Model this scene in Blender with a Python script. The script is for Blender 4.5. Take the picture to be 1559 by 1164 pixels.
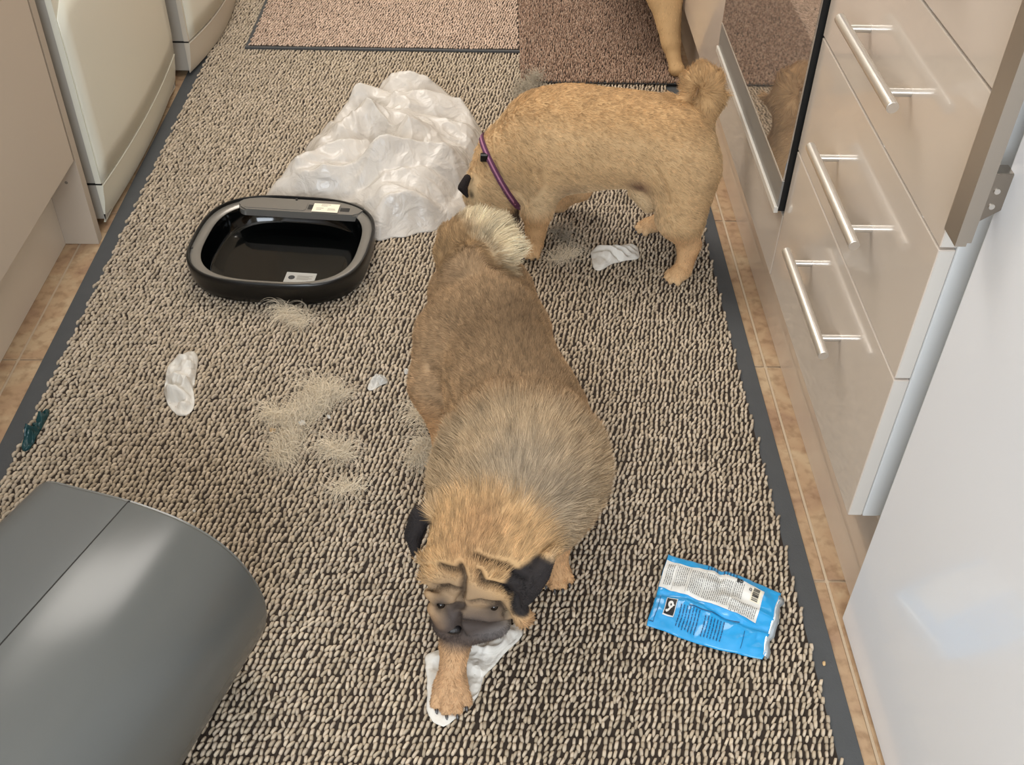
import bpy, bmesh, math, random
import numpy as np
from mathutils import Vector, Matrix, noise

# ------------------------------------------------------------------ camera, light, exposure
for o in list(bpy.data.objects): bpy.data.objects.remove(o, do_unlink=True)
scene = bpy.context.scene
COL = scene.collection
H = 1.16
CX, CY, F = 779.5, 582.0, 1606.0
def _n(v): return v / np.linalg.norm(v)
_Y = _n(np.array([765 - CX, -(-838 - CY), -F]))
_Zd = np.array([735 - CX, -(2400 - CY), -F])
_Z = _n(-(_Zd - _Zd.dot(_Y) * _Y)); _X = np.cross(_Y, _Z)
RM = np.array([_X, _Y, _Z])
cam_d = bpy.data.cameras.new('camera'); cam = bpy.data.objects.new('camera', cam_d); COL.objects.link(cam)
cam_d.sensor_fit = 'HORIZONTAL'; cam_d.sensor_width = 36.0; cam_d.lens = 36.0 * F / 1559.0
cam_d.clip_start = 0.02
m4 = Matrix([list(RM[0]) + [0], list(RM[1]) + [0], list(RM[2]) + [H], [0, 0, 0, 1]])
cam.matrix_world = m4
scene.camera = cam
def at(u, v, z=0.0):                       # the point at height z seen at a pixel of the photograph
    d = RM @ np.array([u - CX, -(v - CY), -F]); t = (z - H) / d[2]
    return np.array([d[0] * t, d[1] * t, z])

scene.view_settings.view_transform = 'Standard'; scene.view_settings.look = 'None'
scene.view_settings.gamma = 1.0; scene.view_settings.use_curve_mapping = False
scene.view_settings.exposure = 0.48
w = bpy.data.worlds.new('world'); scene.world = w; w.use_nodes = True
bg = w.node_tree.nodes['Background']; bg.inputs[0].default_value = (0.80, 0.88, 1.0, 1); bg.inputs[1].default_value = 1.0
def area(name, loc, rot, sx, sy, power, color):
    l = bpy.data.lights.new(name, 'AREA'); l.shape = 'RECTANGLE'; l.size = sx; l.size_y = sy; l.energy = power; l.color = color
    o = bpy.data.objects.new(name, l); COL.objects.link(o); o.location = loc; o.rotation_euler = rot; return o
# ceiling light fitting beyond the dogs (warm) and a broad daylight window behind the photographer
area('ceiling_lamp', (-0.75, 2.7, 2.36), (0, 0, 0), 1.7, 1.3, 39, (1.0, 0.945, 0.88))
area('ceiling_fill_near', (-0.2, 0.5, 2.37), (0, 0, 0), 1.9, 1.7, 4, (1.0, 0.92, 0.84))  # broad soft fill added overhead, not a light fitting
area('window_daylight', (-0.15, -1.36, 1.45), (math.radians(90), 0, 0), 1.3, 1.1, 39, (0.84, 0.92, 1.0))

# ------------------------------------------------------------------ helpers
def srgb(r, g, b):
    f = lambda c: ((c / 255.0) / 12.92 if c / 255.0 <= 0.04045 else (((c / 255.0) + 0.055) / 1.055) ** 2.4)
    return (f(r), f(g), f(b), 1.0)
def nsrgb(a):
    a = np.asarray(a, float) / 255.0
    return np.where(a <= 0.04045, a / 12.92, ((a + 0.055) / 1.055) ** 2.4)
def mat(name, color, rough=0.5, metal=0.0, noise_scale=None, noise_amt=0.1, bump=0.0, bump_scale=200, coat=0.0, **kw):
    m = bpy.data.materials.new(name); m.use_nodes = True; nt = m.node_tree; p = nt.nodes['Principled BSDF']
    p.inputs['Base Color'].default_value = color; p.inputs['Roughness'].default_value = rough; p.inputs['Metallic'].default_value = metal
    if coat: p.inputs['Coat Weight'].default_value = coat; p.inputs['Coat Roughness'].default_value = 0.04
    for k, v in kw.items(): p.inputs[k].default_value = v
    if noise_scale:
        tc = nt.nodes.new('ShaderNodeTexCoord'); nz = nt.nodes.new('ShaderNodeTexNoise'); nz.inputs['Scale'].default_value = noise_scale
        nz.inputs['Detail'].default_value = 5; nt.links.new(tc.outputs['Object'], nz.inputs['Vector'])
        mx = nt.nodes.new('ShaderNodeMix'); mx.data_type = 'RGBA'
        c = color; mx.inputs[6].default_value = tuple(max(0, x * (1 - noise_amt)) for x in c[:3]) + (1,)
        mx.inputs[7].default_value = tuple(min(1, x * (1 + noise_amt)) for x in c[:3]) + (1,)
        nt.links.new(nz.outputs['Fac'], mx.inputs[0]); nt.links.new(mx.outputs[2], p.inputs['Base Color'])
    if bump:
        tc = nt.nodes.new('ShaderNodeTexCoord'); nz = nt.nodes.new('ShaderNodeTexNoise'); nz.inputs['Scale'].default_value = bump_scale
        nt.links.new(tc.outputs['Object'], nz.inputs['Vector']); bp = nt.nodes.new('ShaderNodeBump'); bp.inputs['Strength'].default_value = bump
        bp.inputs['Distance'].default_value = 0.001
        nt.links.new(nz.outputs['Fac'], bp.inputs['Height']); nt.links.new(bp.outputs[0], p.inputs['Normal'])
    return m
def attr_mat(name, rough=0.8, attr='tint', translucent=0.0, sheen=0.0):
    m = bpy.data.materials.new(name); m.use_nodes = True; nt = m.node_tree; p = nt.nodes['Principled BSDF']
    a = nt.nodes.new('ShaderNodeAttribute'); a.attribute_name = attr; nt.links.new(a.outputs['Color'], p.inputs['Base Color'])
    p.inputs['Roughness'].default_value = rough; p.inputs['Specular IOR Level'].default_value = 0.25
    if sheen: p.inputs['Sheen Weight'].default_value = sheen
    return m
def link(o, parent=None):
    COL.objects.link(o)
    if parent: o.parent = parent
    return o
def tag(o, label=None, cat=None, group=None, kind=None):
    if label: o['label'] = label
    if cat: o['category'] = cat
    if group: o['group'] = group
    if kind: o['kind'] = kind
    return o
def empty(name, loc=(0, 0, 0)):
    o = bpy.data.objects.new(name, None); o.empty_display_size = 0.05; COL.objects.link(o)
    return o                                # roots stay at the origin, parts hold world coordinates
def place_root(root, loc):                 # move an Empty to its base without moving its parts
    root.location = loc
    for c in root.children: c.matrix_parent_inverse = Matrix.Translation(-Vector(loc))
def mesh_obj(name, verts, faces, material, parent=None, smooth=True, colors=None):
    me = bpy.data.meshes.new(name); me.from_pydata([tuple(map(float, v)) for v in verts], [], [tuple(map(int, f)) for f in faces])
    me.update()
    me.materials.append(material)
    if smooth: me.polygons.foreach_set('use_smooth', [True] * len(me.polygons))
    if colors is not None:
        a = me.color_attributes.new('tint', 'FLOAT_COLOR', 'POINT')
        c = np.ones((len(verts), 4), np.float32); c[:, :3] = colors; a.data.foreach_set('color', c.ravel())
    return link(bpy.data.objects.new(name, me), parent)
def bm_obj(name, bm, material, parent=None, smooth=False):
    me = bpy.data.meshes.new(name); bmesh.ops.recalc_face_normals(bm, faces=bm.faces[:]); bm.to_mesh(me); bm.free(); me.materials.append(material)
    if smooth: me.polygons.foreach_set('use_smooth', [True] * len(me.polygons))
    return link(bpy.data.objects.new(name, me), parent)
def box(name, lo, hi, material, parent=None, bevel=0.0, seg=2):
    bm = bmesh.new(); bmesh.ops.create_cube(bm, size=1)
    for v in bm.verts: v.co = Vector([lo[i] + (v.co[i] + 0.5) * (hi[i] - lo[i]) for i in range(3)])
    if bevel: bmesh.ops.bevel(bm, geom=bm.edges[:], offset=bevel, segments=seg, affect='EDGES', profile=0.6)
    return bm_obj(name, bm, material, parent, smooth=False)
def cyl(name, a, b, r, material, parent=None, seg=20, bevel=0.0):
    a = Vector(a); b = Vector(b); bm = bmesh.new()
    bmesh.ops.create_cone(bm, cap_ends=True, segments=seg, radius1=r, radius2=r, depth=(b - a).length)
    if bevel:
        es = [e for e in bm.edges if abs(abs(e.verts[0].co.z) - abs(e.verts[1].co.z)) < 1e-6 and e.verts[0].co.z * e.verts[1].co.z > 0]
        bmesh.ops.bevel(bm, geom=es, offset=bevel, segments=2, affect='EDGES')
    q = (b - a).to_track_quat('Z', 'Y')
    for v in bm.verts: v.co = q @ v.co + (a + b) / 2
    o = bm_obj(name, bm, material, parent, smooth=True)
    o.data.set_sharp_from_angle(angle=math.radians(40)); return o
def prism(name, poly, ax, lo, hi, material, parent=None, bevel=0.0, smooth=False):
    """poly: 2-D points in the two axes other than ax; extruded along ax"""
    bm = bmesh.new(); idx = [i for i in range(3) if i != ax]
    def mk(t):
        vs = []
        for p in poly:
            c = [0, 0, 0]; c[idx[0]] = p[0]; c[idx[1]] = p[1]; c[ax] = t; vs.append(bm.verts.new(c))
        return vs
    A = mk(lo); B = mk(hi); n = len(poly)
    bm.faces.new(A); bm.faces.new(B[::-1])
    for i in range(n): bm.faces.new((A[i], A[(i + 1) % n], B[(i + 1) % n], B[i]))
    if bevel: bmesh.ops.bevel(bm, geom=bm.edges[:], offset=bevel, segments=2, affect='EDGES')
    return bm_obj(name, bm, material, parent, smooth)
def loft(name, rings, material, parent=None, cap0=True, cap1=True, smooth=True):
    n = len(rings[0]); V = [p for r in rings for p in r]; Fs = []
    for k in range(len(rings) - 1):
        for i in range(n):
            j = (i + 1) % n; Fs.append((k * n + i, k * n + j, (k + 1) * n + j, (k + 1) * n + i))
    if cap0: Fs.append(tuple(range(n))[::-1])
    if cap1: Fs.append(tuple((len(rings) - 1) * n + i for i in range(n)))
    o = mesh_obj(name, V, Fs, material, parent, smooth)
    bm = bmesh.new(); bm.from_mesh(o.data); bmesh.ops.recalc_face_normals(bm, faces=bm.faces[:]); bm.to_mesh(o.data); bm.free()
    o.data.set_sharp_from_angle(angle=math.radians(50))
    return o
def hair(name, roots, dirs, lengths, cols, material, parent=None, npts=5, radius=0.00035, curl=0.0, rng=None, grav=0.0, bend=None, tipcol=None):
    """hair curves: roots/dirs Nx3, lengths N, cols Nx3"""
    n = len(roots); cu = bpy.data.hair_curves.new(name); cu.add_curves([npts] * n)
    t = np.linspace(0, 1, npts)[None, :, None]
    P = roots[:, None, :] + dirs[:, None, :] * lengths[:, None, None] * t
    if bend is not None: P = P + bend[:, None, :] * lengths[:, None, None] * (t ** 2)
    if curl:
        ph = rng.uniform(0, 6.28, (n, 1)); tt = t[:, :, 0]
        ax = rng.normal(size=(n, 3)); ax /= np.linalg.norm(ax, axis=1)[:, None]
        bx = np.cross(ax, dirs); bx /= (np.linalg.norm(bx, axis=1)[:, None] + 1e-9)
        cxx = np.cross(dirs, bx); f = rng.uniform(1.5, 5.0, (n, 1))
        P = P + (np.sin(f * tt + ph) - np.sin(ph))[:, :, None] * bx[:, None, :] * (curl * lengths)[:, None, None] + (np.cos(f * tt + ph) - np.cos(ph))[:, :, None] * cxx[:, None, :] * (curl * lengths)[:, None, None]
    P[:, :, 2] -= grav * (t[:, :, 0] ** 2) * lengths[:, None]
    P[:, :, 2] = np.maximum(P[:, :, 2], 0.0005)
    cu.attributes['position'].data.foreach_set('vector', P.astype(np.float32).ravel())
    ra = cu.attributes.get('radius') or cu.attributes.new('radius', 'FLOAT', 'POINT')
    R = np.repeat((radius * (1 - 0.75 * t[0, :, 0]))[None, :], n, 0)
    ra.data.foreach_set('value', R.astype(np.float32).ravel())
    a = cu.attributes.new('tint', 'FLOAT_COLOR', 'POINT')
    C4 = np.ones((n, npts, 4), np.float32); C4[:, :, :3] = cols[:, None, :]
    if tipcol is not None:
        C4[:, :, :3] = cols[:, None, :] * (1 - t * tipcol[1]) + tipcol[0][None, None, :] * t * tipcol[1]
    a.data.foreach_set('color', C4.ravel())
    cu.materials.append(material)
    o = bpy.data.objects.new(name, cu); return link(o, parent)

M = {}
M['gloss_white'] = mat('gloss_cream_laminate', srgb(208, 196, 184), 0.16, coat=0.6)
M['gloss_edge'] = mat('matt_cream_edge', srgb(206, 200, 192), 0.45)
M['carcass'] = mat('white_carcass_board', srgb(222, 224, 224), 0.4)
M['plinth'] = mat('gloss_cream_plinth', srgb(200, 184, 168), 0.14, coat=0.6, noise_scale=14, noise_amt=0.06)
M['left_door'] = mat('satin_cream_door', srgb(196, 182, 166), 0.42)
M['left_panel'] = mat('beige_end_panel', srgb(182, 168, 152), 0.5, noise_scale=9, noise_amt=0.05)
M['kick'] = mat('white_kickboard', srgb(214, 202, 186), 0.35, noise_scale=7, noise_amt=0.06)
M['fridge'] = mat('white_fridge_enamel', srgb(238, 241, 247), 0.22, coat=0.3)
M['appl'] = mat('white_appliance_enamel', srgb(222, 218, 202), 0.3)
M['appl_side'] = mat('grey_appliance_side', srgb(176, 170, 160), 0.45)
M['appl2'] = mat('beige_appliance_skirt', srgb(206, 196, 180), 0.4, bump=0.15, bump_scale=300)
M['steel'] = mat('brushed_steel', srgb(226, 222, 216), 0.3, 0.9)
M['steel_dull'] = mat('dull_steel', srgb(158, 150, 140), 0.36, 1.0)
M['steel_handle'] = mat('satin_steel_bar', srgb(176, 168, 158), 0.3, 0.85)
M['black_glass'] = mat('mirrored_black_oven_glass', srgb(196, 188, 180), 0.025, 0.85)
M['black'] = mat('black_gap', srgb(12, 12, 12), 0.5)
M['black_gloss'] = mat('black_glossy_plastic', srgb(5, 6, 6), 0.08, coat=0.0)
M['black_satin'] = mat('black_satin_plastic', srgb(10, 10, 10), 0.32)
M['lid_grey'] = mat('dark_grey_satin_plastic', srgb(138, 134, 128), 0.26, 0.5)
M['bin'] = mat('anthracite_gloss_plastic', srgb(92, 94, 93), 0.24)
M['bin_back'] = mat('anthracite_satin_plastic', srgb(92, 95, 95), 0.38)
M['bin_rim'] = mat('bin_rim_plastic', srgb(110, 112, 110), 0.25)
M['rubber'] = mat('grey_rubber_backing', srgb(72, 74, 76), 0.62, noise_scale=30, noise_amt=0.12, bump=0.3, bump_scale=500)
M['pile_ground'] = mat('dark_brown_mat_ground', srgb(48, 38, 30), 0.95)
M['loop'] = attr_mat('mat_loop_yarn', 0.9)
M['tile'] = None
M['grout'] = mat('cream_grout', srgb(196, 176, 150), 0.8, bump=0.4, bump_scale=400)
M['wall'] = mat('cream_wall_paint', srgb(222, 214, 200), 0.8)
M['ceiling'] = mat('white_ceiling_paint', srgb(236, 234, 228), 0.85)
M['worktop'] = mat('grey_worktop', srgb(96, 92, 88), 0.35, noise_scale=80, noise_amt=0.2)
M['tissue'] = None

# plastic film
def film(name, color, transp=0.12, rough=0.28, bump=0.0):
    m = bpy.data.materials.new(name); m.use_nodes = True; nt = m.node_tree; p = nt.nodes['Principled BSDF']
    p.inputs['Base Color'].default_value = color; p.inputs['Roughness'].default_value = rough
    tr = nt.nodes.new('ShaderNodeBsdfTranslucent'); tr.inputs[0].default_value = color
    tp = nt.nodes.new('ShaderNodeBsdfTransparent')
    m1 = nt.nodes.new('ShaderNodeMixShader'); m1.inputs[0].default_value = 0.16
    m2 = nt.nodes.new('ShaderNodeMixShader'); m2.inputs[0].default_value = transp
    nt.links.new(p.outputs[0], m1.inputs[1]); nt.links.new(tr.outputs[0], m1.inputs[2])
    nt.links.new(m1.outputs[0], m2.inputs[1]); nt.links.new(tp.outputs[0], m2.inputs[2])
    nt.links.new(m2.outputs[0], nt.nodes['Material Output'].inputs[0])
    if bump:
        tc = nt.nodes.new('ShaderNodeTexCoord'); nz = nt.nodes.new('ShaderNodeTexNoise'); nz.inputs['Scale'].default_value = 26; nz.inputs['Detail'].default_value = 6
        nz.inputs['Distortion'].default_value = 1.2
        nt.links.new(tc.outputs['Object'], nz.inputs['Vector']); bp = nt.nodes.new('ShaderNodeBump'); bp.inputs['Strength'].default_value = bump
        bp.inputs['Distance'].default_value = 0.01
        nt.links.new(nz.outputs['Fac'], bp.inputs['Height']); nt.links.new(bp.outputs[0], p.inputs['Normal'])
    return m
M['bag'] = film('white_bin_liner_film', srgb(226, 219, 210), 0.08, 0.2, 0.6)
M['tissue'] = film('white_thin_paper', srgb(240, 236, 228), 0.03, 0.45, 0.45)
M['foil'] = film('silvery_scrap_film', srgb(226, 222, 214), 0.1, 0.2, 0.3)

# terracotta tile
def tile_mat():
    m = bpy.data.materials.new('mottled_terracotta_tile'); m.use_nodes = True; nt = m.node_tree; p = nt.nodes['Principled BSDF']
    g = nt.nodes.new('ShaderNodeNewGeometry')
    n1 = nt.nodes.new('ShaderNodeTexNoise'); n1.inputs['Scale'].default_value = 11; n1.inputs['Detail'].default_value = 8; n1.inputs['Distortion'].default_value = 1.0
    n2 = nt.nodes.new('ShaderNodeTexNoise'); n2.inputs['Scale'].default_value = 60; n2.inputs['Detail'].default_value = 6
    for n in (n1, n2): nt.links.new(g.outputs['Position'], n.inputs['Vector'])
    r = nt.nodes.new('ShaderNodeValToRGB'); r.color_ramp.elements[0].position = 0.3; r.color_ramp.elements[0].color = srgb(160, 128, 102)
    r.color_ramp.elements[1].position = 0.7; r.color_ramp.elements[1].color = srgb(192, 168, 136)
    e = r.color_ramp.elements.new(0.5); e.color = srgb(178, 148, 116)
    nt.links.new(n1.outputs['Fac'], r.inputs[0])
    r2 = nt.nodes.new('ShaderNodeValToRGB'); r2.color_ramp.elements[0].position = 0.33; r2.color_ramp.elements[0].color = (0.55, 0.48, 0.42, 1)
    r2.color_ramp.elements[1].position = 0.52; r2.color_ramp.elements[1].color = (1, 1, 1, 1)
    nt.links.new(n2.outputs['Fac'], r2.inputs[0])
    mx = nt.nodes.new('ShaderNodeMix'); mx.data_type = 'RGBA'; mx.blend_type = 'MULTIPLY'; mx.inputs[0].default_value = 0.6
    nt.links.new(r.outputs[0], mx.inputs[6]); nt.links.new(r2.outputs[0], mx.inputs[7]); nt.links.new(mx.outputs[2], p.inputs['Base Color'])
    p.inputs['Roughness'].default_value = 0.42
    bp = nt.nodes.new('ShaderNodeBump'); bp.inputs['Strength'].default_value = 0.4; bp.inputs['Distance'].default_value = 0.002
    nt.links.new(n2.outputs['Fac'], bp.inputs['Height']); nt.links.new(bp.outputs[0], p.inputs['Normal'])
    return m
M['tile'] = tile_mat()

M['frame_grey'] = mat('grey_anodised_frame', srgb(142, 140, 136), 0.4, 0.35); M['trim_pale'] = mat('pale_metal_trim', srgb(226, 222, 214), 0.3, 0.3)

# ------------------------------------------------------------------ the room
S = lambda o: tag(o, kind='structure')
floor = S(box('floor', (-1.6, -1.5, -0.06), (1.2, 5.0, -0.003), M['grout']))
xs = [-1.6, -1.226, -0.800, -0.380, 0.040, 0.462, 0.885, 1.2]
ys = [0.906 + 0.4535 * k for k in range(-5, 10)]
rt = random.Random(5)
for i in range(len(xs) - 1):
    if i in (0, 6): continue
    for j in range(len(ys) - 1):
        box('tile', (xs[i] + 0.002, ys[j] + 0.002, -0.003), (xs[i + 1] - 0.002, ys[j + 1] - 0.002, -0.0004 + rt.uniform(-0.0004, 0.0004)), M['tile'], floor, bevel=0.0012, seg=1)
S(box('ceiling', (-1.6, -1.5, 2.4), (1.2, 5.0, 2.46), M['ceiling']))
S(box('wall_left', (-1.66, -1.5, 0), (-1.6, 5.0, 2.4), M['wall']))
S(box('wall_right', (1.2, -1.5, 0), (1.26, 5.0, 2.4), M['wall']))
S(box('wall_far', (-1.6, 5.0, 0), (1.2, 5.06, 2.4), M['wall']))
# wall behind the photographer with a window opening
wn = S(box('wall_near', (-1.6, -1.56, 0), (-0.85, -1.5, 2.4), M['wall']))
box('wall_piece', (0.55, -1.56, 0), (1.2, -1.5, 2.4), M['wall'], wn)
box('wall_piece', (-0.85, -1.56, 0), (0.55, -1.5, 0.85), M['wall'], wn)
box('wall_piece', (-0.85, -1.56, 2.05), (0.55, -1.5, 2.4), M['wall'], wn)
wd = tag(empty('window_1'), kind='structure')
for a, b in (((-0.85, -1.55, 0.85), (-0.79, -1.51, 2.05)), ((0.49, -1.55, 0.85), (0.55, -1.51, 2.05)), ((-0.79, -1.55, 0.85), (0.49, -1.51, 0.91)), ((-0.79, -1.55, 1.99), (0.49, -1.51, 2.05)), ((-0.18, -1.55, 0.91), (-0.12, -1.51, 1.99))):
    box('window_frame', a, b, M['fridge'], wd, bevel=0.004)

# ------------------------------------------------------------------ drawer unit on the right
XD = 0.45; Y0, Y1 = 0.888, 1.405
du = empty('drawer_unit'); tag(du, 'gloss cream unit of four wide drawers with steel bar handles', 'cabinet')
box('carcass', (XD + 0.0185, Y0, 0.158), (1.05, Y1, 0.86), M['carcass'], du, bevel=0.0008)
box('side_panel', (XD + 0.019, Y0 - 0.001, 0.156), (1.05, Y0 + 0.015, 0.859), M['carcass'], du, bevel=0.0006)
for z0, z1, hz in ((0.156, 0.3835, 0.302), (0.3865, 0.5595, 0.470), (0.5625, 0.7295, 0.645), (0.7325, 0.862, 0.80)):
    d = box('drawer', (XD, Y0, z0), (XD + 0.018, Y1, z1), M['gloss_white'], du, bevel=0.0012)
    box('edge_band', (XD + 0.0012, Y0 - 0.0004, z0 + 0.0012), (XD + 0.0172, Y0 + 0.0006, z1 - 0.0012), M['gloss_edge'], d)
    h = cyl('handle', (0.42, 1.027, hz), (0.42, 1.262, hz), 0.0068, M['steel'], d, 28, 0.0008)
    tag(h, 'brushed steel bar handle')
    for yy in (1.064, 1.232): cyl('handle_post', (0.4225, yy, hz), (XD + 0.0005, yy, hz), 0.0048, M['steel'], d, 16)
place_root(du, (0.6, 1.15, 0.15))
# plinth under the right-hand run
pl = S(box('baseboard_right', (0.487, 0.85, 0.0), (0.503, 4.2, 0.157), M['plinth'], bevel=0.0008))
tag(box('worktop', (0.43, 0.875, 0.864), (1.06, 4.2, 0.90), M['worktop'], None, bevel=0.003), 'grey worktop slab lying over the right-hand cabinets', 'worktop')

# oven housing and oven
YO0, YO1 = 1.4085, 2.012
oc = empty('oven_housing'); tag(oc, 'cabinet housing the built-in oven, glossy cream panel below it', 'cabinet')
box('carcass', (XD + 0.03, YO0 + 0.004, 0.158), (1.05, YO1, 0.262), M['carcass'], oc)
box('filler_panel', (XD, YO0, 0.156), (XD + 0.018, YO1 - 0.002, 0.268), M['gloss_white'], oc, bevel=0.0012)
place_root(oc, (0.6, 1.7, 0.15))
ov = empty('oven'); tag(ov, 'built-in oven with black glass door and steel lower frame', 'oven')
box('oven_body', (XD + 0.012, YO0 + 0.006, 0.27), (1.0, YO1 - 0.006, 0.86), M['black'], ov)
dr = box('door', (0.4415, YO0 + 0.004, 0.2745), (XD + 0.012, YO1 - 0.004, 0.86), M['black'], ov, bevel=0.001)
box('chrome_strip', (0.4355, YO0 + 0.004, 0.271), (0.4425, YO1 - 0.004, 0.2825), M['trim_pale'], dr, bevel=0.0012)
box('lower_frame', (0.4395, YO0 + 0.004, 0.2825), (0.4425, YO1 - 0.004, 0.327), M['frame_grey'], dr)
box('glass', (0.4398, YO0 + 0.004, 0.3285), (0.4425, YO1 - 0.004, 0.78), M['black_glass'], dr, bevel=0.0005)
box('glass_edge', (0.4388, YO0 + 0.004, 0.327), (0.4425, YO1 - 0.004, 0.3286), M['steel'], dr)
for yy in (1.50, 1.92): cyl('handle_post', (0.40, yy, 0.745), (0.44, yy, 0.745), 0.006, M['steel'], dr, 12)
cyl('handle', (0.40, 1.47, 0.745), (0.40, 1.95, 0.745), 0.009, M['steel'], dr, 16)
place_root(ov, (0.6, 1.7, 0.27))
# cupboard beyond the oven
fc = empty('base_cupboard'); tag(fc, 'gloss cream base cupboard beyond the oven, beside the rearmost dog', 'cabinet')
box('carcass', (XD + 0.0185, 2.018, 0.158), (1.05, 3.20, 0.86), M['carcass'], fc)
for a, b in ((2.016, 2.610), (2.613, 3.20)):
    d = box('door', (XD, a, 0.156), (XD + 0.018, b, 0.86), M['gloss_white'], fc, bevel=0.0012)
    cyl('handle', (0.42, a + 0.06, 0.60), (0.42, a + 0.06, 0.80), 0.0068, M['steel'], d, 14)
    for zz in (0.625, 0.775): cyl('handle_post', (0.42, a + 0.06, zz), (XD, a + 0.06, zz), 0.0045, M['steel'], d, 10)
place_root(fc, (0.6, 2.5, 0.15))

# ------------------------------------------------------------------ fridge with its tall bar handle
fr = empty('fridge'); tag(fr, 'tall white fridge with vertical steel handle beside the drawers', 'fridge')
box('body', (0.535, 0.235, 0.012), (1.12, 0.842, 1.82), M['fridge'], fr, bevel=0.004)
fd = box('door', (0.465, 0.238, 0.006), (0.533, 0.840, 1.82), M['fridge'], fr, bevel=0.0025)
bm = bmesh.new(); bmesh.ops.create_cube(bm, size=1)
lo, hi = (0.430, 0.821, 0.609), (0.4445, 0.852, 1.15)
for v in bm.verts: v.co = Vector([lo[i] + (v.co[i] + 0.5) * (hi[i] - lo[i]) for i in range(3)])
bmesh.ops.bevel(bm, geom=[e for e in bm.edges if all(v.co.z < 0.62 and v.co.x > 0.44 for v in e.verts)], offset=0.004, segments=4, affect='EDGES')
hb = bm_obj('handle', bm, M['steel_handle'], fr); tag(hb, 'flat brushed steel bar handle')
for z0 in (0.632, 1.08):
    br = prism('handle_bracket', [(0.4445, z0 - 0.004), (0.4445, z0 + 0.05), (0.466, z0 + 0.05), (0.466, z0 + 0.012)], 1, 0.829, 0.846, M['steel_dull'], fr, bevel=0.0008)
    cyl('screw', (0.455, 0.8288, z0 + 0.016), (0.455, 0.8278, z0 + 0.016), 0.0028, M['steel'], br, 12)
    cyl('screw', (0.455, 0.8288, z0 + 0.032), (0.455, 0.8278, z0 + 0.032), 0.0028, M['steel'], br, 12)
place_root(fr, (0.8, 0.54, 0))

# ------------------------------------------------------------------ left cabinet with end panel
lc = empty('base_cabinet'); tag(lc, 'beige matt cabinet with recessed kickboard at the left', 'cabinet')
box('carcass', (-1.36, 0.55, 0.19), (-0.785, 1.70, 0.86), M['left_panel'], lc)
d = box('door', (-0.780, 1.10, 0.186), (-0.760, 1.693, 0.86), M['left_door'], lc, bevel=0.0012)
d = box('door', (-0.780, 0.50, 0.186), (-0.760, 1.097, 0.86), M['left_door'], lc, bevel=0.0012)
box('kickboard', (-0.842, 0.50, 0.0), (-0.826, 1.702, 0.19), M['kick'], lc)
ep = box('end_panel', (-1.36, 1.703, 0.0), (-0.762, 1.724, 0.88), M['left_panel'], lc, bevel=0.0008)
cyl('screw_cap', (-0.790, 1.7026, 0.135), (-0.790, 1.7034, 0.135), 0.003, M['lid_grey'], ep, 10)
place_root(lc, (-1.0, 1.2, 0))

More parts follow.
